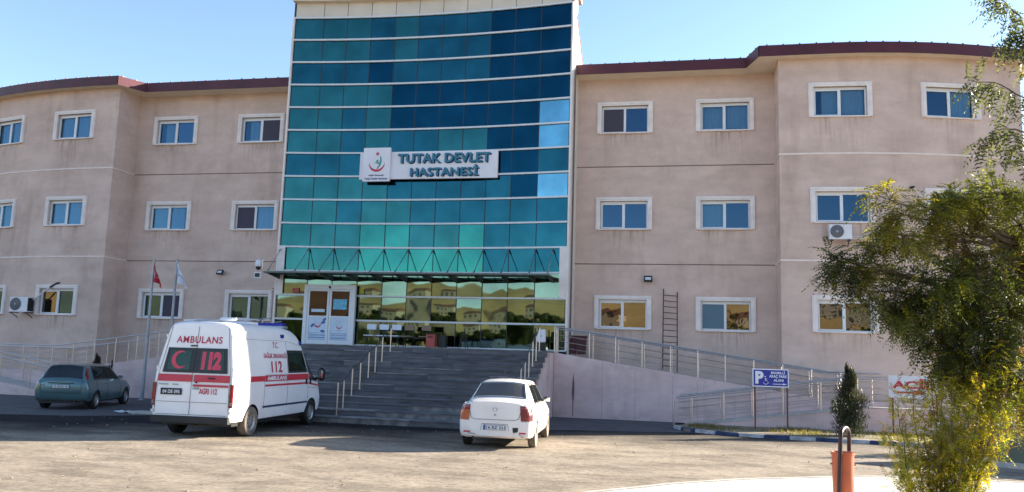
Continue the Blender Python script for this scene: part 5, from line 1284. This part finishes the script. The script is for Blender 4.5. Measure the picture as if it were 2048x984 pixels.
m.v = [(v[0], v[1]-.0, v[2]) for v in m.v]; m.build('number_plate', [M['ink'], M['whiteink']], T)
m = MB(); m.box(-.94, .94, -.07, .10, .34, .49, 0); m.build('rear_bumper', mat('dark_grey_bumper', (.018, .017, .019), .6, var=.2), T)
m = MB()
for sg in (1, -1):
    m = MB(); m.box(sg*.905, sg*.980, -.010, .05, .70, 1.22, 0); m.box(sg*.900, sg*.983, -.012, .052, .92, 1.01, 1); m.box(sg*.90, sg*.97, -.03, -.02, .56, .62, 2)
    m.build('tail_light', [M['lampred'], M['lampred'], M['lampclear']], T)
    m = MB(); 
    for z in (.75, 1.52, 2.25): pt = am.side(.02, z, -.01, sg); m.box(pt[0]-.02, pt[0]+.02, pt[1]-.03, pt[1]+.05, z, z+.07)
    m.build('hinge', M['vanpaint'], T)
as_ = lambda sg, off=.006: (lambda y, z: am.side(y, z, off, sg))
for sg in (1, -1):
    q = as_(sg)
    am.patch('side_window', M['black'], q, [(2.98, 1.44), (4.28, 1.44), (4.15, 2.03), (2.98, 2.03)], 14, 6)
    am.patch('side_window', M['carglass'], as_(sg, .012), [(3.06, 1.50), (4.18, 1.50), (4.08, 1.97), (3.06, 1.97)], 14, 6)
    am.patch('side_window', M['black'], q, [(4.36, 1.24), (5.06, 1.17), (4.60, 1.86), (4.33, 2.0)], 10, 8)
    m = MB(); e = as_(sg, .005)
    for (y0_, y1_, a, b_) in ((1.62, 2.93, 1.25, 1.40), (2.95, 4.33, 1.25, 1.41), (.85, 1.60, 1.26, 1.39)): am.patch('', None, e, [(y0_, a), (y1_, a), (y1_, b_), (y0_, b_)], 16, 2, mb=m)
    am.patch('', None, e, [(1.62, 1.13), (4.33, 1.13), (4.33, 1.18), (1.62, 1.18)], 24, 1, mb=m); am.patch('', None, e, [(4.36, 1.27), (4.80, 1.22), (4.45, 1.36), (4.36, 1.42)], 6, 2, mb=m); am.patch('', None, e, [(4.36, 1.12), (5.28, 1.03), (5.26, 1.07), (4.36, 1.17)], 12, 1, mb=m)
    m.build('stripe', M['red'], T, smooth=True)
    if sg > 0:
        m = MB(); qq = as_(sg, .010)
        put_text(m, 'T.C.', 2.13, 2.46, 2.08, 2.22, qq, .01); put_text(m, 'SAĞLIK BAKANLIĞI', 1.58, 2.90, 1.82, 1.98, qq, .012); put_text(m, '112', 1.98, 2.60, 1.47, 1.75, qq, .02); m.build('lettering', M['redtext'], T)
        m = MB(); put_text(m, 'AMBULANS', 1.72, 2.86, 1.275, 1.378, as_(sg, .010), .03); m.build('lettering', M['whiteink'], T)
    m = MB(); am.patch('', None, as_(sg, .008), [(1.55, .62), (4.28, .62), (4.28, .67), (1.55, .67)], 24, 1, mb=m); m.build('side_moulding', M['navy'], T)
    m = MB(); e = as_(sg, .002)
    for pl in ([(.55, 2.26), (3.0, 2.26), (4.3, 2.12)], [(2.95, .42), (2.95, 2.24)], [(4.31, .42), (4.31, 2.05)], [(1.60, .60), (1.60, 1.40)], [(.55, .60), (.50, 2.26)], [(1.62, 1.41), (2.95, 1.415)], [(4.33, 1.04), (5.28, .97)]): am.line(m, e, pl, .008)
    m.build('door_gap', M['navy'], T)
    for y in (4.16, 4.45): m = MB(); p = am.side(y, 1.20, .012, sg); m.obox(p, .03, .07, .16); m.build('door_handle', M['black'], T)
    for (y, c, z) in ((.55, M['lampclear'], 2.40), (2.75, M['lampblue'], 2.38), (4.02, M['lampblue'], 2.22)):
        m = MB(); p = am.side(y, z, .01, sg); m.obox(p, .05, .16, .09); m.build('marker_light', c, T)
    m = MB(); p = am.side(5.0, 1.30, .03, sg); P0 = (sg*1.12, 4.90, 1.38)
    bmx = bmesh.new(); bmesh.ops.create_cube(bmx, size=1, matrix=Matrix.Translation(P0) @ Matrix.Diagonal((.20, .14, .36, 1))); bmesh.ops.bevel(bmx, geom=bmx.edges[:], offset=.045, segments=3, affect='EDGES')
    m.add([tuple(v.co) for v in bmx.verts], [tuple(v.index for v in f.verts) for f in bmx.faces]); bmx.free(); m.bar((sg*.92, 4.92, 1.25), (sg*1.05, 4.9, 1.27), .07, .06); wm = m.build('wing_mirror', M['black'], T, smooth=True)
    m = MB(); m.box(sg*1.05, sg*1.19, 4.822, 4.83, 1.27, 1.50); m.build('mirror_glass', mirror_glass('mirror', (.8, .8, .8), (.02, .02, .02), .9), wm)
am.patch('windscreen', M['carglass'], lambda u, t: am.slope(u, t, 5.0, 4.30, .008), [(-.92, 0), (.92, 0), (.90, 1), (-.90, 1)], 12, 10)
# roof: light bar at the rear, roof hatches, beacon bar
m = MB(); m.box(-.34, .30, .42, .60, 2.655, 2.70); m.bar((-.6, .5, 2.66), (.62, .5, 2.70), .16, .035); m.tube([(.30, .5, 2.70), (.68, .5, 2.72)], [.05, .03], 8); m.build('light_bar', M['acwhite'], T)
m = MB(); m.box(-.30, .45, 1.5, 2.1, 2.64, 2.70); m.build('roof_hatch', M['acwhite'], T)
m = MB(); m.box(-.60, .66, 3.15, 3.42, 2.60, 2.66, 0); m.box(-.55, .62, 3.17, 3.40, 2.66, 2.74, 1); m.build('beacon_bar', [M['galv'], M['lampblue']], T)
m = MB(); m.box(-.85, .85, .3, 5.3, .26, .36); m.tube([(.1, .02, .29), (.35, .5, .30)], .03, 8); m.build('underbody', M['black'], T)

# ------------------------------------------------------------------ BLUE GREEN HATCHBACK
st = [(0.00, .40, .66, .82, .66, .90, .60), (.04, .33, .77, .88, .72, .95, .64), (.10, .28, .83, .92, .75, 1.03, .655), (.18, .25, .848, .945, .76, 1.17, .62), (.28, .24, .85, .955, .765, 1.32, .585), (.38, .24, .85, .96, .77, 1.40, .565), (.52, .24, .85, .96, .775, 1.435, .555),
      (1.2, .235, .85, .955, .78, 1.45, .56), (1.8, .235, .85, .945, .78, 1.455, .565), (2.3, .235, .85, .93, .775, 1.41, .575), (3.0, .235, .85, .90, .76, 1.03, .68), (3.15, .24, .848, .895, .755, .97, .69), (3.6, .25, .835, .84, .74, .88, .66), (3.95, .28, .78, .72, .68, .77, .60), (4.12, .34, .62, .58, .56, .62, .48)]
bc_ = Car('parked_car', 'blue green hatchback parked in the shade at the far left', 'car', (-20.6, -10.1, 0), rad(17), st, 1.05)
bc_.build_body(M['bluepaint'], [(.78, .30, .33, .60, 1.0), (3.40, .30, .33, .60, 1.0)])
T = bc_.t
def b_rear(x, z):
    y = 0.0
    for k in range(90):
        r = bc_.ringf(y); xs_ = bc_.side(y, z, 0)[0] if z < r[10][1] else 0; tz = bc_.topz(x, y)
        if z >= r[0][1] and ((z < r[10][1] and abs(x) <= xs_+1e-4 and (tz is None or z <= tz)) or (tz is not None and z <= tz)): return y
        y += .01
    return y
rp = lambda x, z: (x, b_rear(x, z)-.006, z)
for sg in (1, -1):
    bc_.wheel(sg*.76, .78, .30, .19, M['rubber'], M['rim'], sg, 7); bc_.wheel(sg*.76, 3.40, .30, .19, M['rubber'], M['rim'], sg, 7)
    q = lambda y, z, sg=sg: bc_.side(y, z, .006, sg)
    bc_.patch('side_window', M['carglass'], q, [(.62, .99), (1.62, .98), (1.62, 1.37), (.80, 1.36)], 10, 6)
    bc_.patch('side_window', M['carglass'], q, [(1.70, .98), (2.72, .96), (2.20, 1.33), (1.70, 1.36)], 10, 6)
    m = MB(); bc_.line(m, q, [(.66, .97), (2.80, .945), (2.22, 1.36), (.76, 1.39), (.58, .97)], .02); bc_.line(m, q, [(1.66, .97), (1.66, 1.37)], .02)
    for pl in ([(1.66, .30), (1.66, .97)], [(2.78, .32), (2.78, .94)], [(.98, .42), (.80, .70), (.70, .96)]): bc_.line(m, q, pl, .007)
    m.build('panel_gap', M['black'], T)
    mirror_part(bc_, sg*.80, 2.58, 1.0, sg, (.18, .10, .12), M['bluepaint'])
    m = MB()
    for j in range(6):
        pass
    V = []; F = []
    for j in range(7):
        z = .98+.36*j/6; yy = b_rear(.60, min(z, 1.30))
        for i in range(4): V.append(bc_.side(min(.62, yy+.01+i*.05), z, .010, sg))
    for j in range(6):
        for i in range(3): F.append((j*4+i, j*4+i+1, (j+1)*4+i+1, (j+1)*4+i))
    m.add(V, F)
    m.build('tail_light', M['lampred'], T, smooth=True)
    m = MB()
    for y in (1.5, 2.45): m.obox(bc_.side(y, .82, .015, sg), .03, .15, .03)
    m.build('door_handle', M['bluepaint'], T)
bc_.patch('rear_window', M['carglass'], lambda u, t: bc_.slope(u, t, .085, .37, .008), [(-.93, 0), (.93, 0), (.90, 1), (-.90, 1)], 14, 8)
bc_.patch('windscreen', M['carglass'], lambda u, t: bc_.slope(u, t, 2.97, 2.33, .008), [(-.92, 0), (.92, 0), (.90, 1), (-.90, 1)], 12, 8)
m = MB(); bc_.line(m, rp, [(-.64, .93), (-.63, .60), (-.56, .56), (.56, .56), (.63, .60), (.64, .93)], .009); bc_.line(m, rp, [(-.76, .535), (.76, .535)], .006); bc_.line(m, rp, [(-.40, .855), (.40, .855)], .035); m.build('tailgate_gap', M['black'], T)
y0 = b_rear(0, .74)-.008
m = MB(); m.box(-.265, .265, y0-.01, y0, .685, .805, 1); m.box(-.255, .255, y0-.014, y0-.01, .70, .795, 0); put_text(m, '10 RDU 01', -.21, .23, .715, .78, lambda u, v: (u, y0-.016, v), .02, 1, 1.05); m.build('number_plate', [M['plate'], M['ink']], T)
m = MB(); m.box(-.72, .72, .04, .06, .30, .37); m.build('bumper_insert', M['black'], T)
m = MB(); m.box(-.62, -.50, b_rear(.6, .77)-.006, b_rear(.6, .77), .765, .785); m.build('badge', M['ink'], T)
m = MB(); m.box(-.70, .70, .12, 3.9, .20, .27); m.tube([(.45, .02, .28), (.45, .2, .28)], .03, 10); m.build('underbody', M['black'], T)
# ================================================================== VEGETATION
import numpy as np
rng = np.random.default_rng(5)
class Leaves:
    def __init__(s): s.V = []; s.C = []
    def quad(s, c, a, b, col):          # diamond leaflet: centre, half length vector, half width vector
        s.V += [c-a, c+b, c+a, c-b]; s.C += [col]*4
    def arr(s): return np.array(s.V), np.array(s.C)
def leaf_mesh(name, V, C, mt, parent=None):
    V = np.asarray(V, dtype=np.float64); n = len(V)//4; o3 = np.array([V[:, 0].mean(), V[:, 1].mean(), V[:, 2].min()])
    me = bpy.data.meshes.new(name); me.vertices.add(len(V)); me.vertices.foreach_set('co', (V-o3).astype(np.float32).ravel())
    me.loops.add(4*n); me.loops.foreach_set('vertex_index', np.arange(4*n, dtype=np.int32)); me.polygons.add(n)
    me.polygons.foreach_set('loop_start', np.arange(0, 4*n, 4, dtype=np.int32)); me.update(calc_edges=True)
    ca = me.color_attributes.new('tint', 'FLOAT_COLOR', 'POINT'); cc = np.ones((len(V), 4), dtype=np.float32); cc[:, :3] = C; ca.data.foreach_set('color', cc.ravel())
    me.materials.append(mt); o = bpy.data.objects.new(name, me); COL.objects.link(o); o3 = Vector(o3)
    if parent is not None: o.parent = parent; o.location = o3-ABS[parent.name]
    else: o.location = o3
    ABS[o.name] = o3; return o
def norm(a): return a/np.maximum(1e-9, np.linalg.norm(a, axis=-1, keepdims=True))
def compound(P, D, L, cols, pairs=7, ll=.045, lw=.017, droop=.35):
    """pinnate leaves: P base points (n,3), D directions, L lengths, cols colours; returns verts and colours"""
    n = len(P); out = []; oc = []
    up = np.tile([0, 0, 1.0], (n, 1)); side = norm(np.cross(D, up)+rng.normal(0, .25, (n, 3))); nrm = norm(np.cross(side, D))
    for k in range(pairs*2+1):
        t = (k//2+1)/(pairs+.3) if k < pairs*2 else 1.04
        sg = 1 if k % 2 else -1
        pos = P+D*(L*t)[:, None]; pos[:, 2] -= droop*L*t*t
        dd = D.copy(); dd[:, 2] -= 2*droop*t; dd = norm(dd)
        if k < pairs*2: ax = norm(side*sg*.9+dd*.42-nrm*rng.uniform(.0, .5, (n, 1))+rng.normal(0, .13, (n, 3)))
        else: ax = dd
        taper = 1-.35*abs(t-.5)*1.3
        a = ax*(ll*taper*(L/.2))[:, None]*.5; b = norm(np.cross(ax, nrm)+rng.normal(0, .18, (n, 3)))*(lw*taper*(L/.2))[:, None]*.5
        c = pos+a*1.05; q = np.stack([c-a, c+b*1.0-a*.1, c+a, c-b-a*.1], 1)
        out.append(q.reshape(-1, 3)); oc.append(np.repeat(cols*rng.uniform(.85, 1.15, (n, 1)), 4, axis=0))
    # rachis
    e = D*L[:, None]; e[:, 2] -= droop*L; w = side*.0012
    q = np.stack([P-w, P+w, P+e+w*.4, P+e-w*.4], 1); out.append(q.reshape(-1, 3)); oc.append(np.repeat(cols*.8, 4, axis=0))
    return np.concatenate(out), np.concatenate(oc)

# ---- the near robinia-like tree on the right
base = at(2125, 1130, 10.8); base.z = .11
TR = thing('tree', 'leafy locust tree with feathery dark green leaves on the right in front of the building', 'tree', base)
trunk_top = at(2070, 640, 10.9)
def limb(m, pts, r0, r1, wig=.05):
    P = [Vector(p) for p in pts]; Q = []
    for i in range(len(P)-1):
        for k in range(5):
            t = k/5; q = P[i].lerp(P[i+1], t); Q.append(q+Vector((random.uniform(-wig, wig), random.uniform(-wig, wig), random.uniform(-wig, wig)))*(1 if i+k else 0))
    Q.append(P[-1]); n = len(Q); m.tube(Q, [r0+(r1-r0)*i/(n-1) for i in range(n)], 8); return Q
m = MB(); limb(m, [base, at(2100, 850, 10.9), trunk_top, at(2070, 430, 11.0), at(2100, 200, 11.0), at(2110, 30, 11)], .085, .02, .03); m.build('trunk', M['bark'], TR, smooth=True)
# clumps: (u, v, depth, radius px, weight, tone) tone 0 dark, 1 sunlit green, 2 brownish, 3 yellow
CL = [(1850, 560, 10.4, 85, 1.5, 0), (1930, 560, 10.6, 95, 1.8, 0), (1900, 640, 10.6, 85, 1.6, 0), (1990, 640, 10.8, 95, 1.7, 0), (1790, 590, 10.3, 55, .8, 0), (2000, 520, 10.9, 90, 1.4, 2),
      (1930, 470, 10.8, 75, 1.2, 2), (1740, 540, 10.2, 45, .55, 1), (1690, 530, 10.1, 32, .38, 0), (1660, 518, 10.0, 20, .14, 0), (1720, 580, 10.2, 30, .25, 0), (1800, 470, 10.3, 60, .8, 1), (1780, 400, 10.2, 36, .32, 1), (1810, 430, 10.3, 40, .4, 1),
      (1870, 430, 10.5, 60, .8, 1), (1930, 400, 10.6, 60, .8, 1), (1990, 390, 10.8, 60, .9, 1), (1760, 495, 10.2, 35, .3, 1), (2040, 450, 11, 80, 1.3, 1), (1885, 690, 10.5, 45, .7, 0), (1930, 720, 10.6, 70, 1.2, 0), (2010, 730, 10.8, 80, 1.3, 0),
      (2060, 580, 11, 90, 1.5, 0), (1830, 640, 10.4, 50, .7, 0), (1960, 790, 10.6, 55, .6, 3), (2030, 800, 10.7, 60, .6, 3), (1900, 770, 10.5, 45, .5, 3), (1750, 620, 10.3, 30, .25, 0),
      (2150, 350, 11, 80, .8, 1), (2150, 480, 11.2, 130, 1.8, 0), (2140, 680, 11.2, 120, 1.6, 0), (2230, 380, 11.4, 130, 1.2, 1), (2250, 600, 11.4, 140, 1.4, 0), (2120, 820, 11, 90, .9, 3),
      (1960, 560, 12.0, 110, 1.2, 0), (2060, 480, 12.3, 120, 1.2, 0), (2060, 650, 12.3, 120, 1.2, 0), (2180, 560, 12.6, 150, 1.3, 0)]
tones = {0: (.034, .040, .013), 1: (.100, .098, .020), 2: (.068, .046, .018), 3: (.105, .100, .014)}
m = MB(); hubs = [trunk_top, at(2060, 500, 11), at(2070, 400, 11), at(2080, 720, 10.9), at(2095, 820, 10.9)]
for (u, v, Z, r, w, tn) in CL:
    c = at(u, v, Z); h = min(hubs, key=lambda q: (q-c).length+max(0, q.z-c.z)*.8); limb(m, [h, h.lerp(c, .5)+Vector((0, 0, .10)), c], .028, .008, .03)
m.build('branch', M['bark'], TR, smooth=True)
PP = []; DD = []; LL = []; CC = []
m = MB()
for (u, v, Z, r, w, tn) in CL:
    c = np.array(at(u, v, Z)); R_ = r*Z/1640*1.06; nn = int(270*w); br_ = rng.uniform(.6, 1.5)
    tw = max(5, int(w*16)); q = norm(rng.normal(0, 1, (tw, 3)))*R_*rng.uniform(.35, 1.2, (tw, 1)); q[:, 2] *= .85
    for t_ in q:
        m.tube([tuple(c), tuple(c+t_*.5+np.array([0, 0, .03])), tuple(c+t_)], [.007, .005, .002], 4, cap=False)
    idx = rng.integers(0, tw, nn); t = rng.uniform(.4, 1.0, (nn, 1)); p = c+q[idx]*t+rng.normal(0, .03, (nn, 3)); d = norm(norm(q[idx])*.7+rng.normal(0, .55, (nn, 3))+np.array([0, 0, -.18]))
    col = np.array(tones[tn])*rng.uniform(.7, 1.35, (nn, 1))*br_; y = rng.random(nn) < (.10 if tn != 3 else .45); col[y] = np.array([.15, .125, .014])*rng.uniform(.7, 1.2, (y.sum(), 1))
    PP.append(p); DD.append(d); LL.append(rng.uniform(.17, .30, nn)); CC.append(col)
m.build('twig', M['bark'], TR, smooth=True)
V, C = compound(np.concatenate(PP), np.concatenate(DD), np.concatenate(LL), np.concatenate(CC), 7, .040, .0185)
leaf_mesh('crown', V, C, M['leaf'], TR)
# hanging sprays close to the camera at the upper right: larger leaflets
SPR = [(2040, 215, 8.6), (2010, 235, 8.6), (1975, 160, 8.6), (1990, 250, 8.6), (2030, 150, 8.6), (2045, 40, 8.5), (2040, 90, 8.5), (2020, 20, 8.5), (1998, 8, 8.5), (2045, 300, 8.7), (2030, 270, 8.7), (1985, 185, 8.6), (2000, 170, 8.6), (1955, 168, 8.6)]
P = []; D = []
m = MB(); root = at(2090, 330, 10.6)
sp = [([(2110, 300), (2060, 200), (1990, 165), (1935, 162)], 8.6), ([(2110, 280), (2070, 120), (2045, 40), (2010, 5), (1980, -30)], 8.5), ([(2110, 320), (2050, 265), (2000, 250), (1965, 285)], 8.7), ([(2110, 330), (2060, 330), (2020, 290)], 8.8), ([(2100, 100), (2055, 60), (2020, 70)], 8.5)]
for pts, Z in sp:
    W_ = [at(u, v, Z+(.3 if i == 0 else 0)) for i, (u, v) in enumerate(pts)]; Q = limb(m, W_, .012, .003, .012)
    for i, qv in enumerate(Q[2:]):
        for s_ in range(4):
            P.append(np.array(qv)); dv = rng.normal(0, .55, 3)+np.array([-.35, 0, -.75]); D.append(dv/np.linalg.norm(dv))
limb(m, [at(2100, 200, 11.0), at(2110, 300, 8.9)], .02, .012, .02)
limb(m, [at(2100, 200, 11.0), at(2100, 100, 8.5)], .02, .012, .02)
m.build('branch', M['bark'], TR, smooth=True)
P = np.array(P); D = np.array(D); n = len(P); col = np.array([.055, .062, .036])*rng.uniform(.6, 1.3, (n, 1))
V, C = compound(P, D, rng.uniform(.20, .30, n), col, 7, .050, .018, .25)
leaf_mesh('crown', V, C, M['leaf'], TR)

# ---- sunlit sapling thicket at the tree's foot
base2 = at(1880, 1090, 10.2); base2.z = .11
SH = thing('shrub', 'thin stemmed yellow green sapling shrub glowing in the sun at the lower right', 'shrub', base2)
m = MB(); PP = []; DD = []; LL = []; CC = []
tips = [(1790, 800), (1775, 870), (1860, 690), (1890, 760), (1920, 700), (1950, 770), (1990, 790), (2010, 840), (1845, 830), (1880, 850), (1930, 840), (1965, 880), (1815, 890), (1850, 920), (1900, 930), (1945, 940), (1800, 940), (1990, 700), (2030, 720), (1985, 840), (2020, 760), (1870, 780), (1905, 820), (1825, 780)]
for i, (u, v) in enumerate(tips):
    Z = 10.2+random.uniform(-.45, .5); tip = at(u, v, Z); b_ = base2+Vector((random.uniform(-.10, .10)+.25*(u-1880)/150, random.uniform(-.1, .1), 0))
    Q = limb(m, [b_, b_.lerp(tip, .5)+Vector((0, 0, .10)), tip], .011, .003, .025)
    n0 = len(Q); 
    for k in range(2, n0):
        f = k/n0
        if Q[k].z < .55 and random.random() < .5: continue
        for s_ in range(24):
            a = np.array(Q[k])+rng.normal(0, .075, 3); PP.append(a); dv = rng.normal(0, .7, 3)+np.array([0, 0, .05]); DD.append(dv/np.linalg.norm(dv)); LL.append(rng.uniform(.08, .16))
            c = np.array([.24, .20, .012]) if rng.random() < .55 else np.array([.10, .115, .016]); 
            if rng.random() < .12: c = np.array([.10, .05, .02])
            CC.append(c*rng.uniform(.75, 1.3))
m.build('stem', M['bark'], SH, smooth=True)
V, C = compound(np.array(PP), np.array(DD), np.array(LL), np.array(CC), 5, .052, .024, .2)
leaf_mesh('foliage', V, C, M['leaf'], SH)

# ---- dark juniper beside the bin's hoop, and a second small one behind the hatchback
def juniper(label, x, y, z, h, w, n, tone, lobes=5):
    t = thing('juniper', label, 'shrub', (x, y, z)); m = MB(); m.tube([(x, y, z), (x+.03, y, z+h*.5), (x, y, z+h*.93)], [.04, .025, .008], 7); m.build('trunk', M['bark'], t, smooth=True)
    lob = [(x+rng.normal(0, w*.09), y+rng.normal(0, w*.09), z+h*f, w*(.50 if f < .42 else .52-.46*(f-.42)/.5)*rng.uniform(.85, 1.15), h*.13) for f in np.linspace(.07, .92, lobes*3)]
    V = []; C = []
    for k in range(n):
        L_ = lob[rng.integers(0, len(lob))]; d = norm(rng.normal(0, 1, 3)); r = rng.uniform(.45, 1.22)
        c = np.array([L_[0]+d[0]*L_[3]*r, L_[1]+d[1]*L_[3]*r, L_[2]+d[2]*L_[4]*r])
        ax = norm(d*.6+np.array([0, 0, .9])+rng.normal(0, .35, 3)); bx = norm(np.cross(ax, rng.normal(0, 1, 3))); l_ = rng.uniform(.03, .085)
        V += [c-ax*l_, c+bx*.011, c+ax*l_, c-bx*.011]; C += [(np.array(tone) if (c[2]-z) < h*.55 or rng.random() < .4 else np.array(tone)*.5+np.array([.030, .020, .010]))*rng.uniform(.6, 1.4)]*4
    leaf_mesh('foliage', V, C, M['juniper'], t)
juniper('dark double crowned juniper in front of the low ramp wall', 5.2, -6.5, .08, 2.15, .86, 9000, (.034, .042, .020), 6)
juniper('dark shrub tip showing above the roof of the blue green hatchback', -23.7, -4.6, 0, 1.75, .7, 5000, (.020, .028, .016), 4)
juniper('tiny dark sprig right of the larger one behind the hatchback roof', -23.0, -4.6, 0, 1.5, .3, 1200, (.020, .028, .016), 3)
juniper('reddish brown bush behind the low panelled wall at the right edge', 9.1, -9.2, .08, 2.0, 1.6, 5000, (.09, .045, .02), 4)

# ---- dry grass tufts along the planted strip
V = []; C = []
for k in range(5200):
    x = rng.uniform(.2, 12); yf = np.interp(x, [.2, .9, 1.8, 3.5, 5.7, 8.5, 12], [-6.6, -7.1, -7.5, -7.8, -7.95, -8.7, -11.4]); y = rng.uniform(yf+.10, -4.4)
    if (sin(x*2.1)+sin(y*3.3+x))*.5+rng.normal(0, .4) < (.25 if x < 7.5 else -.3): continue
    for s_ in range(3):
        b_ = np.array([x+rng.normal(0, .03), y+rng.normal(0, .03), .08]); h = rng.uniform(.04, .13)*(1.6 if x > 8 else 1); tp = b_+np.array([rng.normal(0, .04), rng.normal(0, .04), h]); w = norm(rng.normal(0, 1, 3)*np.array([1, 1, 0]))*.006
        V += [b_-w, b_+w, tp+w*.2, tp-w*.2]; C += [np.array([.13, .115, .04] if rng.random() < .7 else [.06, .07, .02])*rng.uniform(.6, 1.4)]*4
g_ = leaf_mesh('grass', V, C, M['leaf']); tag(g_, 'sparse dry grass tufts on the planted strip', 'grass', kind='stuff')
# loose stones on the lot
m = MB(); 
for k in range(700):
    x = random.uniform(-24, 14); y = random.uniform(-27, -9.5)
    if x > -3 and y < -15: continue
    s_ = random.uniform(.008, .03)*(1.8 if random.random() < .03 else 1); R = Euler((random.uniform(-.5, .5), random.uniform(-.5, .5), random.uniform(0, 3))).to_matrix(); m.obox((x, y, s_*.25), s_*1.3, s_, s_*.7, R)
tag(m.build('gravel', mat('loose_stone', (.30, .26, .20), .95, var=.35, scale=.9)), 'loose small stones scattered over the lot', 'gravel', kind='stuff')

# ================================================================== WHAT THE GLASS REFLECTS: trees, houses, lamps and hills behind the camera
def bgtree_proto(seed, h, w):
    r_ = np.random.default_rng(seed); t = thing('tree', 'x', 'tree', (0, 0, 0), 0); m = MB(); m.tube([(0, 0, 0), (.1, 0, h*.4), (0, .05, h*.75)], [.14, .10, .03], 7)
    for k in range(5): a = k*1.3; m.tube([(0, 0, h*.35), (cos(a)*w*.3, sin(a)*w*.3, h*.65)], [.06, .02], 5)
    m.build('trunk', M['bark'], t, smooth=True); V = []; C = []
    lob = [(r_.normal(0, w*.24), r_.normal(0, w*.24), h*r_.uniform(.42, .86), w*r_.uniform(.18, .30)) for _ in range(13)]
    for k in range(3600):
        L_ = lob[r_.integers(0, 13)]; d = norm(r_.normal(0, 1, 3)); c = np.array(L_[:3])+d*L_[3]*r_.uniform(.5, 1.05); a = norm(r_.normal(0, 1, 3))*.20; b = norm(np.cross(a, r_.normal(0, 1, 3)))*.14
        V += [c-a, c+b, c+a, c-b]; C += [np.array([.045, .060, .018])*r_.uniform(.6, 1.4)]*4
    leaf_mesh('crown', V, C, M['leaf'], t); return t
protos = [bgtree_proto(1, 5.2, 4.2), bgtree_proto(2, 4.2, 3.8)]
random.seed(21); rows_ = []
for k in range(44):
    rows_.append((-78+k*3.3+random.uniform(-1.2, 1.2), -100+random.uniform(-9, 9), random.uniform(1.15, 1.75)))
rows_ += [(20, -48, 1.2), (26, -56, 1.1), (33, -50, 1.3), (-34, -52, .9)]
where = ['tree standing behind the viewpoint, seen only mirrored in the hospital glass']
for i, (x, y, s_) in enumerate(rows_):
    p = protos[i % 2]
    o = p if i < 2 else copy_tree(p)
    o.location = (x, y, 0); o.scale = (s_, s_, s_); o.rotation_euler = (0, 0, i*1.7)
    o['label'] = ('taller' if i % 2 == 0 else 'lower')+' leafy tree behind the viewpoint, mirrored in the hospital glass'; o['group'] = 'mirrored '+('taller' if i % 2 == 0 else 'lower')+' trees'
def house(x, y, rz, w, d, h, col, lab):
    t = thing('house', lab, 'house', (x, y, slope_z(x, y)-.3), rz, '__local')
    m = MB(); m.box(-w/2, w/2, -d/2, d/2, 0, h); m.build('wall', col, t)
    m = MB(); m.prism_x([(-d/2-.4, h), (d/2+.4, h), (0, h+1.5)], -w/2-.4, w/2+.4); m.build('roof', M['houseroof'], t)
    for k in range(int(w/2.6)):
        for z in ([1.0, 3.8] if h > 4 else [1.0]):
            for sg in (-1, 1): m = MB(); xx = -w/2+1.3+k*2.6; m.box(xx-.5, xx+.5, sg*d/2-.03, sg*d/2+.03, z, z+1.2); m.build('window', M['inside'], t)
M['houseroof'] = mat('tile_roof', (.13, .06, .04), .9, var=.2)
M['house1'] = mat('cream_house', (.28, .25, .20), .9, var=.1, scale=.6); M['house2'] = mat('grey_house', (.20, .19, .18), .9, var=.15, scale=.6)
house(-60, -158, .2, 10, 8, 6.0, M['house1'], 'cream two storey house with red roof, leftmost of those mirrored in the glass')
house(-44, -160, -.1, 12, 8, 5.6, M['house2'], 'grey two storey house with red roof mirrored in the glass')
house(-20, -200, .3, 9, 8, 5.2, M['house1'], 'cream house with red roof mirrored near the middle of the glass')
house(20, -215, 0, 9, 7, 3.2, M['house1'], 'small single storey cream house mirrored in the glass')
house(60, -205, .1, 14, 8, 5.4, M['house2'], 'long grey house with red roof, rightmost of those mirrored in the glass')
M['globe'] = mat('white_globe', (.85, .85, .85), .3)
def lamp(x, y):
    t = thing('street_lamp', 'pole lamp with a white globe, mirrored in the hospital glass', 'street lamp', (x, y, 0), 0, 'globe lamps behind the viewpoint')
    m = MB(); m.tube([(x, y, 0), (x, y, 3.6)], [.05, .04], 8); m.build('pole', M['galv'], t); m = MB(); m.lathe([(.001, 0), (.14, .05), (.2, .2), (.14, .35), (.001, .4)], (x, y, 3.6), 'z', 14); m.build('lamp_globe', M['globe'], t, smooth=True); return t
for x in (-14, -4, 5, 14, 23): lamp(x, -62-abs(x)*.1)
